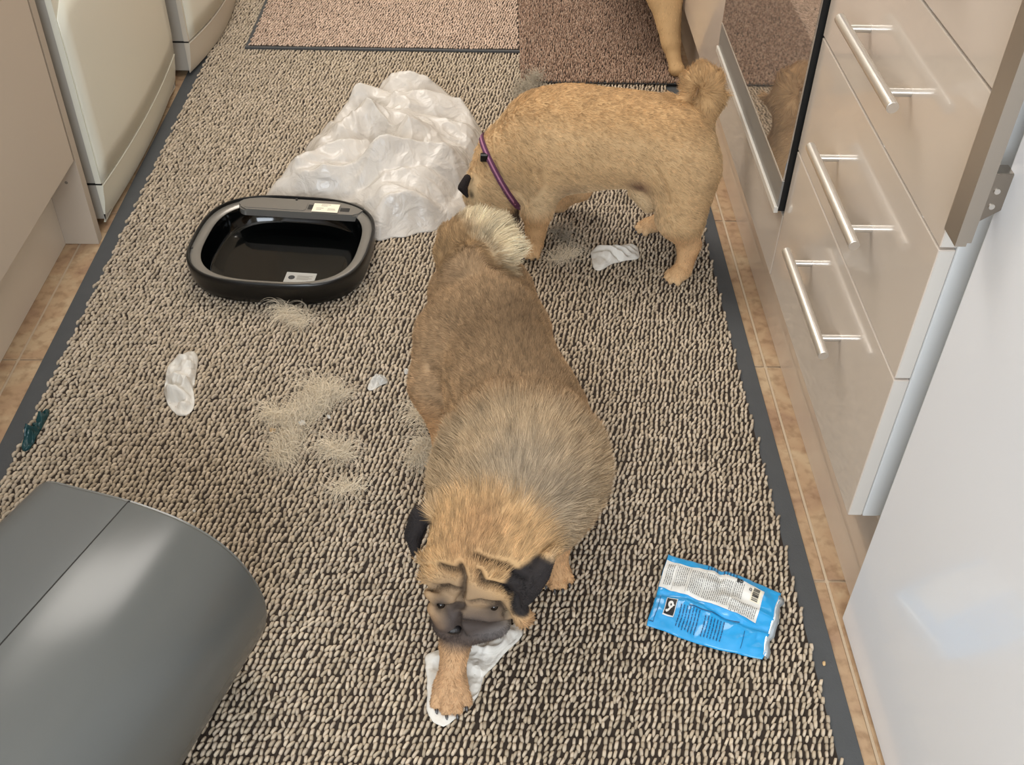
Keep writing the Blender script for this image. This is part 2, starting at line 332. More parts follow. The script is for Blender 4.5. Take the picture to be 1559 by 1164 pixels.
# ------------------------------------------------------------------ appliances on the left
def bowed(x0, bow, y0, y1, n=14):
    out = []
    for i in range(n + 1):
        t = i / n; out.append((x0 + bow * (1 - (2 * t - 1) ** 2), y0 + (y1 - y0) * t))
    return out
def appliance(name, label, y0, y1, x0, bow, inset, seam, foot_back, front_m, skirt_m, panel_inset):
    r = empty(name); tag(r, label, 'appliance')
    box('body', (-1.34, y0 + 0.002, 0.015), (x0 - 0.010, y1 - 0.002, 0.85), M['appl_side'], r, bevel=0.003)
    # front panel: bowed sheet between seam and 0.85
    def sheet(nm, zs, offs, ya, yb, material, parent, b=bow):
        pts = bowed(0, b, ya, yb); n = len(pts); V = []; Fs = []
        for z, o in zip(zs, offs):
            for (x, y) in pts: V.append((x0 + x + o, y, z))
        for z, o in zip(zs, offs):
            for (x, y) in pts: V.append((x0 - 0.012, y, z))
        K = len(zs)
        for k in range(K - 1):
            for i in range(n - 1):
                a = k * n + i; Fs.append((a, a + 1, a + n + 1, a + n))
                a += K * n; Fs.append((a, a + n, a + n + 1, a + 1))
        for k in range(K - 1):
            for i in (0, n - 1):
                a = k * n + i; q = a + K * n; Fs.append((a, a + n, q + n, q))
        for i in range(n - 1):
            for k in (0, K - 1):
                a = k * n + i; q = a + K * n; Fs.append((a, a + 1, q + 1, q))
        o = mesh_obj(nm, V, Fs, material, parent)
        bmm = bmesh.new(); bmm.from_mesh(o.data); bmesh.ops.recalc_face_normals(bmm, faces=bmm.faces[:]); bmm.to_mesh(o.data); bmm.free()
        o.data.set_sharp_from_angle(angle=math.radians(35)); return o
    sheet('front_frame', [seam + 0.002, 0.3, 0.5, 0.85], [-0.001, -0.001, -0.001, -0.001], y0, y1, skirt_m, r)
    # raised door sheet with chamfered top corner towards the camera
    pts = bowed(0, bow, y0 + panel_inset, y1 - panel_inset * 0.6, 16); V = []; Fs = []
    tops = []
    for (x, y) in pts:
        t = (y - y0 - panel_inset)
        tops.append(min(0.455, 0.415 + t * 0.9) if t < 0.28 else 0.445)
    rows = 8
    for k in range(rows + 1):
        for (x, y), tp in zip(pts, tops):
            z = seam + panel_inset * 0.3 + 0.001 + (tp - seam) * k / rows
            V.append((x0 + x + 0.0042 - (0.003 if k in (0, rows) else 0), y, z))
    n = len(pts)
    for k in range(rows):
        for i in range(n - 1): a = k * n + i; Fs.append((a, a + 1, a + n + 1, a + n))
    o = mesh_obj('door', V, Fs, front_m, r)
    o.data.set_sharp_from_angle(angle=math.radians(12)); so = o.modifiers.new('s', 'SOLIDIFY'); so.thickness = 0.006; so.offset = -1
    o2 = box('grip_recess', (x0 - 0.002, y0 + 0.09, 0.462), (x0 + 0.008, y0 + 0.17, 0.50), M['steel_dull'], r, bevel=0.006)
    # skirt curving back to the floor
    zs = [0.010, seam * 0.3, seam * 0.6, seam * 0.85, seam - 0.002]; offs = [-foot_back, -foot_back * 0.55, -foot_back * 0.2, -foot_back * 0.03, 0.002]
    sheet('skirt', zs, offs, y0, y1, skirt_m, r)
    box('seam_strip', (x0 - 0.05, y0 + 0.001, seam - 0.002), (x0 - 0.001, y0 + 0.004, seam + 0.002), M['black'], r)
    place_root(r, (-1.0, (y0 + y1) / 2, 0)); return r
appliance('dishwasher', 'white bow-fronted washing appliance between end panel and further appliance', 1.765, 2.352, -0.752, 0.012, 0, 0.094, 0.016, M['appl'], M['appl'], 0.002)
appliance('washing_machine', 'further white appliance with beige skirt, partly over the runner edge', 2.425, 3.02, -0.734, 0.034, 0, 0.088, 0.012, M['appl'], M['appl2'], 0.006)
tag(box('worktop', (-1.6, 0.5, 0.881), (-0.74, 3.3, 0.92), M['worktop'], None, bevel=0.003), 'grey worktop slab above the left-hand appliances', 'worktop')

# ------------------------------------------------------------------ mats
def loops(name, xa, xb, ya, yb, px, py, lx, ly, hgt, z0, tilt, cols, seed, parent, jit=0.12, wave=0.0, cut=None, simple=False, band=0, lean=0.0, endc=0.55):
    rng = np.random.default_rng(seed)
    nx = int((xb - xa) / px); ny = int((yb - ya) / py)
    I, J = np.meshgrid(np.arange(nx), np.arange(ny)); I = I.ravel(); J = J.ravel()
    X = xa + (I + 0.5 + 0.5 * 0 ) * px + rng.normal(0, px * jit, I.size); Yc = ya + (J + 0.5) * py + rng.normal(0, py * jit * 0.7, I.size)
    Yc += np.where(I % 2 == 0, 0.0, py * 0.5) * wave
    if band:
        sub = J % band; bi = J // band; brng = rng.uniform(-0.5, 0.5, bi.max() + 1) * 0.0
        X += lean * (sub - (band - 1) / 2) + (bi % 2) * px * 0.5 + 0.0008 * np.sin(bi * 2.3)
        Yc += 0.0016 * np.sin(I * 0.21 + bi) + 0.0008 * np.sin(I * 1.3 + 2 * bi)
    if cut is not None:
        k = cut(X, Yc); X = X[k]; Yc = Yc[k]; I = I[k]; J = J[k]
    n = X.size
    # S-shaped yarn loop: stations along y, cross-section of 4 points
    st = np.array([-1, -0.55, 0.0, 0.55, 1.0]) if not simple else np.array([-1, 0.0, 1.0])
    zz = np.array([0.0, 0.85, 1.0, 0.85, 0.0]) if not simple else np.array([0, 1.0, 0])
    wd = np.array([0.45, 0.95, 1.0, 0.95, 0.45]) if not simple else np.array([0.5, 1.0, 0.5])
    sx = np.array([-0.9, -0.75, 0.0, 0.75, 0.9]) if not simple else np.array([-1, 0, 1.0])
    cs = np.array([-1, -0.62, 0.62, 1.0]); cz = np.array([0.0, 0.9, 0.9, 0.0])
    K = len(st); C = 4
    til = tilt + rng.normal(0, abs(tilt) * 0.35 + 0.0004, n); L = ly * rng.uniform(0.85, 1.15, n); W = lx * rng.uniform(0.85, 1.12, n); Hh = hgt * rng.uniform(0.8, 1.15, n)
    V = np.zeros((n, K, C, 3))
    V[..., 0] = X[:, None, None] + til[:, None, None] * sx[None, :, None] + W[:, None, None] * wd[None, :, None] * cs[None, None, :] * 0.5
    V[..., 1] = Yc[:, None, None] + L[:, None, None] * 0.5 * st[None, :, None] + 0 * cs[None, None, :]
    V[..., 2] = z0 + Hh[:, None, None] * (zz[None, :, None] * cz[None, None, :])
    V = V.reshape(-1, 3)
    f = []
    for k in range(K - 1):
        for c in range(C - 1): a = k * C + c; f.append((a, a + 1, a + C + 1, a + C))
    f = np.array(f); Fa = (np.arange(n)[:, None, None] * (K * C) + f[None]).reshape(-1, 4)
    me = bpy.data.meshes.new(name); me.vertices.add(len(V)); me.vertices.foreach_set('co', V.astype(np.float32).ravel())
    me.loops.add(Fa.size); me.loops.foreach_set('vertex_index', Fa.astype(np.int32).ravel())
    me.polygons.add(len(Fa)); me.polygons.foreach_set('loop_start', (np.arange(len(Fa)) * 4).astype(np.int32)); 
    me.update(calc_edges=True); me.polygons.foreach_set('use_smooth', [True] * len(Fa))
    me.validate()
    base = nsrgb(np.array(cols)); pick = rng.integers(0, len(cols), n); cc = base[pick] * rng.uniform(0.82, 1.15, (n, 1))
    at_ = me.color_attributes.new('tint', 'FLOAT_COLOR', 'POINT'); q = np.ones((n, K * C, 4), np.float32); q[:, :, :3] = cc[:, None, :]
    # flanks and ends of each loop tinted darker, deepening the gaps
    q = q.reshape(n, K, C, 4); q[:, :, (0, 3), :3] *= 0.28; q[:, (0, K - 1), :, :3] *= endc
    at_.data.foreach_set('color', q.ravel()); me.materials.append(M['loop'])
    o = link(bpy.data.objects.new(name, me), parent); o['kind'] = 'stuff'; return o
def xl(y): return -0.7245
rm = empty('runner_mat'); tag(rm, 'long beige and brown looped runner mat with grey rubber border', 'mat')
box('rubber_backing', (-0.757, -0.3, 0.0006), (0.4425, 3.25, 0.0032), M['rubber'], rm, bevel=0.001)
box('pile_base', (-0.7235, -0.28, 0.003), (0.4125, 3.22, 0.0042), M['pile_ground'], rm)
def cut1(X, Y): return ~((Y > 2.60) & (X < 0.05) & (X > -0.628)) & ~((Y > 2.44) & (X > 0.085))
loops('looped_pile', -0.728, 0.4185, 0.10, 3.2, 0.0076, 0.0090, 0.0052, 0.0114, 0.0050, 0.0036, 0.0014, [(198, 182, 160), (188, 172, 150), (178, 162, 140), (192, 176, 156)], 3, rm, jit=0.12, cut=cut1, band=3, lean=0.0021, endc=0.75)
place_root(rm, (-0.15, 1.4, 0))
sm = empty('doormat'); tag(sm, 'smaller ribbed beige mat lying on the far end of the runner', 'mat')
box('rubber_backing', (-0.640, 2.570, 0.0084), (0.066, 3.25, 0.0112), M['rubber'], sm, bevel=0.001)
box('edge_ridge', (-0.640, 2.570, 0.0110), (0.066, 2.578, 0.0135), M['rubber'], sm, bevel=0.001)
box('pile_base', (-0.630, 2.582, 0.011), (0.060, 3.24, 0.0122), M['pile_ground'], sm)
loops('looped_pile', -0.632, 0.060, 2.584, 3.22, 0.0066, 0.0078, 0.0050, 0.0088, 0.0036, 0.0118, 0.0013, [(214, 188, 168), (200, 176, 156), (190, 164, 144)], 4, sm, band=2, lean=0.001)
place_root(sm, (-0.28, 2.9, 0.008))
bmx = empty('tufted_mat'); tag(bmx, 'dark brown tufted mat in the far right corner behind the dogs', 'mat')
box('rubber_backing', (0.062, 2.402, 0.0088), (0.462, 3.25, 0.0120), M['rubber'], bmx, bevel=0.001)
box('pile_base', (0.066, 2.406, 0.0115), (0.458, 3.24, 0.0130), M['pile_ground'], bmx)
loops('tufted_pile', 0.058, 0.466, 2.400, 3.22, 0.0050, 0.0056, 0.0038, 0.0046, 0.0075, 0.0125, 0.0012, [(168, 138, 118), (150, 122, 102), (132, 106, 90), (176, 150, 130)], 6, bmx, jit=0.3, simple=True)
place_root(bmx, (0.26, 2.8, 0.008))

# ------------------------------------------------------------------ signed-distance modelling for the animals
def smin(a, b, k):
    h = np.clip(0.5 + 0.5 * (b - a) / k, 0, 1); return b + (a - b) * h - k * h * (1 - h)
def cone(P, a, b, ra, rb):
    a = np.asarray(a, float); b = np.asarray(b, float); ab = b - a; L2 = ab.dot(ab) + 1e-12
    t = np.clip((P - a) @ ab / L2, 0, 1); d = P - a - t[..., None] * ab
    return np.sqrt((d * d).sum(-1)) - (ra + t * (rb - ra))
def ell(P, c, r, R=None):
    q = P - np.asarray(c, float)
    if R is not None: q = q @ R
    r = np.asarray(r, float); k0 = np.sqrt(((q / r) ** 2).sum(-1)); k1 = np.sqrt(((q / r ** 2) ** 2).sum(-1)) + 1e-9
    return k0 * (k0 - 1) / k1
def sdf_eval(prims, P):
    d = None
    for pr in prims:
        kind, k = pr[0], pr[1]
        if kind == 'c': v = cone(P, *pr[2:])
        elif kind == 'e': v = ell(P, *pr[2:])
        elif kind == 'p':                       # polyline with radii
            pts, rs = pr[2], pr[3]; v = None
            for i in range(len(pts) - 1):
                c = cone(P, pts[i], pts[i + 1], rs[i], rs[i + 1]); v = c if v is None else np.minimum(v, c)
        d = v if d is None else smin(d, v, k)
    return d
def surface_nets(fn, lo, hi, h):
    lo = np.array(lo, float); hi = np.array(hi, float); n = np.ceil((hi - lo) / h).astype(int) + 1
    ax = [lo[i] + h * np.arange(n[i]) for i in range(3)]
    D = np.empty(n, np.float32)
    BS = 10; ib = [list(range(0, n[i], BS)) for i in range(3)]
    cb_ = [np.array([0.5 * (ax[i][a] + ax[i][min(a + BS, n[i]) - 1]) for a in ib[i]]) for i in range(3)]
    CG = fn(np.stack(np.meshgrid(*cb_, indexing='ij'), -1)); lim = BS * h * 0.9 + 0.02
    for a, i0 in enumerate(ib[0]):
        for b, j0 in enumerate(ib[1]):
            for c_, k0 in enumerate(ib[2]):
                sl = (slice(i0, min(i0 + BS, n[0])), slice(j0, min(j0 + BS, n[1])), slice(k0, min(k0 + BS, n[2])))
                if abs(CG[a, b, c_]) > lim: D[sl] = CG[a, b, c_]; continue
                D[sl] = fn(np.stack(np.meshgrid(ax[0][sl[0]], ax[1][sl[1]], ax[2][sl[2]], indexing='ij'), -1))
    inside = D < 0
    c = np.zeros(np.array(n) - 1, np.int8)
    for dx in (0, 1):
        for dy in (0, 1):
            for dz in (0, 1): c += inside[dx:n[0] - 1 + dx, dy:n[1] - 1 + dy, dz:n[2] - 1 + dz]
    act = (c > 0) & (c < 8); idx = np.full(act.shape, -1, np.int64); cells = np.argwhere(act); idx[act] = np.arange(len(cells))
    acc = np.zeros((len(cells), 3)); cnt = np.zeros(len(cells))
    corners = [(a, b, e) for a in (0, 1) for b in (0, 1) for e in (0, 1)]
    for a in corners:
        for axis in range(3):
            if a[axis]: continue
            b = list(a); b[axis] = 1
            da = D[cells[:, 0] + a[0], cells[:, 1] + a[1], cells[:, 2] + a[2]]; db = D[cells[:, 0] + b[0], cells[:, 1] + b[1], cells[:, 2] + b[2]]
            k = (da < 0) != (db < 0); t = np.where(k, da / (da - db + 1e-12), 0)
            p = np.repeat(np.array(a, float)[None], len(cells), 0); p[:, axis] += t
            acc[k] += p[k]; cnt[k] += 1
    V = lo + h * (cells + acc / cnt[:, None])
    Fs = []
    for axis in range(3):
        u, v = (axis + 1) % 3, (axis + 2) % 3
        sl0 = [slice(None)] * 3; sl1 = [slice(None)] * 3; sl0[axis] = slice(0, n[axis] - 1); sl1[axis] = slice(1, n[axis])
        A = inside[tuple(sl0)]; B = inside[tuple(sl1)]; E = np.argwhere(A != B)
        E = E[(E[:, u] > 0) & (E[:, v] > 0) & (E[:, u] < n[u] - 1) & (E[:, v] < n[v] - 1)]
        def cid(du, dv):
            q = E.copy(); q[:, u] -= du; q[:, v] -= dv; return idx[q[:, 0], q[:, 1], q[:, 2]]
        q = np.stack([cid(1, 1), cid(0, 1), cid(0, 0), cid(1, 0)], 1)
        flip = ~A[E[:, 0], E[:, 1], E[:, 2]]; q[flip] = q[flip][:, ::-1]; Fs.append(q)
    return V, np.concatenate(Fs)
def grad(fn, P, e=0.0015):
    g = np.stack([fn(P + np.eye(3)[i] * e) - fn(P - np.eye(3)[i] * e) for i in range(3)], -1)
    return g / (np.linalg.norm(g, axis=-1, keepdims=True) + 1e-9)
def trace(fn, u, v):                       # first hit of the sight line of a photo pixel with the body
    d = RM @ np.array([u - CX, -(v - CY), -F]); d = d / np.linalg.norm(d); p = np.array([0, 0, H]) + d * 0.5; t = 0.5
    for _ in range(80):
        s = float(fn(p[None])[0]); 
        if s < 0.0006: break
        p = p + d * s * 0.8; t += s
        if t > 4: break
    return p
def poly_dist(P, pts):
    d = None
    for i in range(len(pts) - 1):
        c = cone(P, pts[i], pts[i + 1], 0, 0); d = c if d is None else np.minimum(d, c)
    return d
def sstep(a, b, x): t = np.clip((x - a) / (b - a), 0, 1); return t * t * (3 - 2 * t)
def vnoise(P, s, seed=0):
    return np.array([noise.noise(Vector((p[0] * s + seed, p[1] * s, p[2] * s))) for p in P])
def build_animal(body_name, root, fn, lo, hi, h, paint, grooves, flow, flen, nfur, seed, radius=0.00033, lift=0.42, streak=0.36):
    V, Fq = surface_nets(fn, lo, hi, h)
    Nn = grad(fn, V)
    for pts, depth, wdt in grooves:
        d = poly_dist(V, pts); V = V - Nn * (depth * np.exp(-(d / wdt) ** 2))[:, None]
    cols = paint(V)
    body = mesh_obj(body_name, V, Fq, M['skin'], root, True, cols)
    rng = np.random.default_rng(seed)
    T = np.concatenate([Fq[:, [0, 1, 2]], Fq[:, [0, 2, 3]]]); A, B, C = V[T[:, 0]], V[T[:, 1]], V[T[:, 2]]
    cr = np.cross(B - A, C - A); ar = np.linalg.norm(cr, axis=1); nz = cr[:, 2] / (ar + 1e-12)
    cen = (A + B + C) / 3
    L = flen(cen)
    wgt = ar * np.where(nz < -0.75, 0.25, 1.0) * np.clip(0.010 / np.maximum(L, 0.003), 0.5, 2.0) ** 0.5
    wgt[L <= 0.0005] = 0
    pick = rng.choice(len(T), nfur, p=wgt / wgt.sum()); r1 = np.sqrt(rng.random(nfur)); r2 = rng.random(nfur)
    P = A[pick] * (1 - r1)[:, None] + B[pick] * (r1 * (1 - r2))[:, None] + C[pick] * (r1 * r2)[:, None]
    Nf = grad(fn, P); Fl = flow(P); Fl = Fl - Nf * (Fl * Nf).sum(1)[:, None]; Fl /= (np.linalg.norm(Fl, axis=1)[:, None] + 1e-9)
    # clumping: directions wander with a smooth noise
    cl = np.stack([vnoise(P, 70, 1.3), vnoise(P, 70, 7.7), vnoise(P, 70, 13.1)], 1)
    D = Fl + Nf * lift + cl * 0.32 + rng.normal(0, 0.12, P.shape); D /= np.linalg.norm(D, axis=1)[:, None]
    ln = flen(P) * rng.uniform(0.65, 1.15, nfur)
    cc = paint(P); st_ = np.array([1.0, 0.33, 0.6]); cl2 = vnoise(P * st_, 210, 3.1) + 0.6 * vnoise(P * st_, 95, 8.1)
    cc = cc * (1 + streak * cl2)[:, None] * (1 + 0.32 * rng.normal(0, 0.6, (nfur, 1)))
    hair('fur', P - Nf * 0.0004, D, ln, np.clip(cc, 0, 1), M['fur'], root, 4, radius, bend=-Nf * 0.14)
    root.children[-1]['kind'] = 'stuff' if root.children else None
    for c in root.children:
        if c.name.startswith('fur'): c['kind'] = 'stuff'
    return body
M['skin'] = attr_mat('short_dog_coat', 0.85)
M['fur'] = attr_mat('dog_hair_strands', 0.6)
M['claw'] = mat('dark_claw', srgb(40, 34, 32), 0.35)
M['eye'] = mat('dark_glossy_eye', srgb(18, 12, 10), 0.06)
M['nose'] = mat('black_wet_nose', srgb(24, 22, 24), 0.3, bump=0.5, bump_scale=900)

def mixc(c, c2, w): return c * (1 - w[:, None]) + c2[None] * w[:, None]
def paw(prims, x, y, dirx, diry, r=0.020, k=0.006, z=0.0045):
    d = np.array([dirx, diry]); d = d / np.linalg.norm(d); s = np.array([-d[1], d[0]])
    prims.append(('e', 0.010, (x, y, z + r * 0.72), (r * 0.92, r * 0.90, r * 0.74)))
    claws = []
    for j, (o, f) in enumerate(((-0.80, 0.66), (-0.28, 1.08), (0.28, 1.08), (0.80, 0.66))):
        c = np.array([x, y]) + s * o * r + d * f * r
        b = np.array([x, y]) + s * o * r * 0.75
        prims.append(('c', 0.0016, (b[0], b[1], z + r * 0.85), (c[0], c[1], z + r * 0.38), r * 0.30, r * 0.33))
        claws.append(((c[0] + d[0] * r * 0.28, c[1] + d[1] * r * 0.28, z + r * 0.34), (c[0] + d[0] * r * 0.60 , c[1] + d[1] * r * 0.60, z + r * 0.08)))
    return claws
def add_claws(root, claws, r=0.0024):
    for a, b in claws:
        a = np.array(a); b = np.array(b); m = a * 0.5 + b * 0.5; m[2] += 0.0012; rings = []
        q = Vector(b - a).to_track_quat('Z', 'Y')
        for t, rr in ((0, 1.0), (0.5, 0.75), (0.85, 0.4), (1.0, 0.12)):
            c = a * (1 - t) + b * t; c[2] += 0.0018 * math.sin(math.pi * t)
            rings.append([tuple(Vector(c) + q @ Vector((math.cos(x) * r * rr, math.sin(x) * r * rr, 0))) for x in [i * math.pi / 3 for i in range(6)]])
        loft('claw', rings, M['claw'], root)

# ------------------------------------------------------------------ dog in front (walking towards the camera, sable back)
d1 = empty('dog'); tag(d1, 'sable fawn pug nearest the camera, stepping on white paper, head down', 'dog')
P1 = []
P1.append(('e', 0.02, (-0.012, 1.232, 0.185), (0.082, 0.078, 0.080)))
P1.append(('e', 0.03, at(733, 452, 0.185), (0.082, 0.070, 0.074)))
P1.append(('e', 0.05, (0.010, 1.135, 0.180), (0.082, 0.095, 0.086)))
P1.append(('e', 0.05, (0.036, 1.030, 0.165), (0.097, 0.110, 0.100)))
P1.append(('e', 0.05, (0.040, 0.940, 0.155), (0.104, 0.085, 0.104)))
P1.append(('e', 0.04, (0.018, 0.880, 0.165), (0.086, 0.065, 0.072)))
# shoulders and legs
P1.append(('c', 0.03, (0.092, 0.970, 0.165), (0.090, 0.940, 0.100), 0.048, 0.030))
P1.append(('c', 0.02, (0.090, 0.940, 0.100), (0.086, 0.918, 0.035), 0.026, 0.017))
P1.append(('c', 0.03, (-0.035, 0.945, 0.150), (-0.040, 0.850, 0.095), 0.046, 0.030))
P1.append(('c', 0.02, (-0.040, 0.850, 0.095), (-0.045, 0.765, 0.050), 0.026, 0.0165))
P1.append(('c', 0.012, (-0.045, 0.765, 0.050), (-0.049, 0.725, 0.022), 0.0165, 0.016))
P1.append(('c', 0.03, (-0.064, 1.200, 0.185), at(667, 585, 0.125), 0.054, 0.041))
P1.append(('c', 0.02, at(667, 585, 0.125), at(682, 675, 0.065), 0.037, 0.019))
P1.append(('c', 0.015, at(682, 675, 0.065), at(692, 718, 0.02), 0.0175, 0.015))
P1.append(('c', 0.03, (0.020, 1.215, 0.175), (0.032, 1.160, 0.110), 0.056, 0.040))
P1.append(('c', 0.02, (0.032, 1.160, 0.110), (0.040, 1.200, 0.058), 0.034, 0.018))
P1.append(('c', 0.015, (0.040, 1.200, 0.058), (0.042, 1.165, 0.018), 0.018, 0.016))
cl1 = []
cl1 += paw(P1, -0.050, 0.722, 0.10, -1, 0.0228); cl1 += paw(P1, 0.087, 0.908, 0.1, -1, 0.020)
cl1 += paw(P1, at(694, 726, 0)[0], at(694, 726, 0)[1], 0.1, -1, 0.018); cl1 += paw(P1, 0.043, 1.156, 0.0, -1, 0.019)
# roll of loose skin over the shoulders
rollp = [at(690, 700, 0.175), at(705, 655, 0.215), at(760, 615, 0.245), at(840, 625, 0.235), at(885, 665, 0.20), at(900, 730, 0.155)]
P1.append(('p', 0.022, rollp, [0.016, 0.022, 0.024, 0.024, 0.021, 0.016]))
# head
HC = np.array([-0.006, 0.826, 0.150])
P1.append(('e', 0.028, HC, (0.071, 0.066, 0.062)))
P1.append(('e', 0.018, at(688, 870, 0.135), (0.034, 0.030, 0.034)))
P1.append(('e', 0.018, at(790, 868, 0.130), (0.034, 0.032, 0.034)))
MZ = at(718, 925, 0.092)
P1.append(('e', 0.014, MZ, (0.046, 0.036, 0.034)))
P1.append(('e', 0.007, at(683, 948, 0.083), (0.020, 0.020, 0.019)))
P1.append(('e', 0.007, at(742, 948, 0.080), (0.028, 0.020, 0.020)))
P1.append(('e', 0.010, at(715, 958, 0.068), (0.026, 0.020, 0.012)))
# brow folds, cheek folds and flews standing proud
for pts_, rs_ in (([at(648, 880, 0.140), at(664, 872, 0.154), at(684, 876, 0.156), at(694, 888, 0.148)], [0.007, 0.011, 0.011, 0.007]),
                  ([at(650, 852, 0.160), at(672, 846, 0.172), at(694, 856, 0.172)], [0.007, 0.011, 0.008]),
                  ([at(708, 852, 0.176), at(716, 880, 0.162), at(716, 902, 0.146)], [0.009, 0.012, 0.009]),
                  ([at(722, 856, 0.176), at(748, 868, 0.168), at(772, 884, 0.152), at(790, 904, 0.134)], [0.008, 0.012, 0.013, 0.009]),
                  ([at(735, 838, 0.184), at(772, 842, 0.180), at(802, 862, 0.165)], [0.007, 0.011, 0.010]),
                  ([at(718, 908, 0.138), at(742, 900, 0.142), at(768, 906, 0.132), at(782, 928, 0.112)], [0.008, 0.011, 0.012, 0.009]),
                  ([at(656, 902, 0.130), at(670, 912, 0.128), at(690, 908, 0.130)], [0.008, 0.011, 0.008]),
                  ([at(786, 916, 0.120), at(796, 940, 0.098)], [0.010, 0.012]),
                  ([at(664, 926, 0.112), at(678, 944, 0.098), at(692, 952, 0.088)], [0.011, 0.014, 0.011]),
                  ([at(708, 930, 0.112), at(740, 934, 0.106), at(770, 930, 0.104)], [0.011, 0.014, 0.011])):
    P1.append(('p', 0.0030, pts_, rs_))
# ears
P1.append(('p', 0.006, [at(662, 775, 0.175), at(640, 785, 0.165), at(630, 812, 0.140), at(632, 838, 0.120)], [0.013, 0.013, 0.012, 0.006]))
P1.append(('p', 0.006, [at(832, 852, 0.176), at(820, 872, 0.164), at(806, 895, 0.146), at(798, 920, 0.126)], [0.010, 0.014, 0.013, 0.004]))
P1.append(('p', 0.005, [at(778, 880, 0.164), at(808, 878, 0.162), at(800, 908, 0.140)], [0.008, 0.013, 0.009]))
# tail curled over the back
TL = [at(705, 408, 0.250), at(690, 388, 0.258), at(692, 362, 0.268), at(715, 348, 0.276), at(748, 354, 0.280), at(770, 382, 0.272)]
P1.append(('p', 0.016, TL, [0.036, 0.028, 0.025, 0.024, 0.024, 0.020]))
P1.append(('e', 0.012, at(726, 390, 0.258), (0.032, 0.030, 0.020)))
f1 = lambda P: sdf_eval(P1, P)
def tr1(l): return [trace(f1, u, v) for u, v in l]
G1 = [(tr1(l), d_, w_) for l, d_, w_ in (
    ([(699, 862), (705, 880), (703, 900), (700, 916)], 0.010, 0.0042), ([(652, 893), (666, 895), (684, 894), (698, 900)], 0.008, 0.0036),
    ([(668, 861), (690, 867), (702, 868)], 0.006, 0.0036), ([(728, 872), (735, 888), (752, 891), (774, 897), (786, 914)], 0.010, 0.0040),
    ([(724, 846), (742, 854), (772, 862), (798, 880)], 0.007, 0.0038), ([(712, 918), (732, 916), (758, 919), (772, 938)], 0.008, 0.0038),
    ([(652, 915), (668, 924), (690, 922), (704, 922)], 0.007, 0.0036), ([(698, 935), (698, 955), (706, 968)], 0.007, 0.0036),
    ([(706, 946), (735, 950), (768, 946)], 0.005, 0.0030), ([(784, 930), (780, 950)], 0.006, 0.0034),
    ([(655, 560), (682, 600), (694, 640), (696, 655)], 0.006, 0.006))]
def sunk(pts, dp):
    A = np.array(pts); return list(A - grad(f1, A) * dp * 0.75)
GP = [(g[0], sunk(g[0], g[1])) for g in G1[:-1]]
EYES = tr1([(671, 921), (752, 924)])
mA, mB = tr1([(680, 925)])[0], tr1([(765, 930)])[0]
earLp = [at(640, 785, 0.165), at(630, 812, 0.140), at(632, 838, 0.120)]
earRp = [at(824, 866, 0.168), at(806, 892, 0.150), at(782, 882, 0.162), at(802, 900, 0.146), at(798, 920, 0.126)]
brow_line = tr1([(655, 900), (672, 918), (700, 915), (712, 930), (740, 930), (770, 928), (790, 945)])
C1 = {k: nsrgb(v) for k, v in dict(back=(164, 136, 104), sable=(116, 94, 70), flank=(178, 148, 114), head=(204, 168, 122), ruff=(188, 164, 132), grey=(158, 148, 134), mask=(64, 60, 62), maskl=(118, 114, 114), ear=(46, 42, 42), wr=(158, 134, 108), leg=(198, 158, 116), tail=(150, 122, 88), cream=(228, 212, 180), fold_shade=(60, 48, 40)).items()}
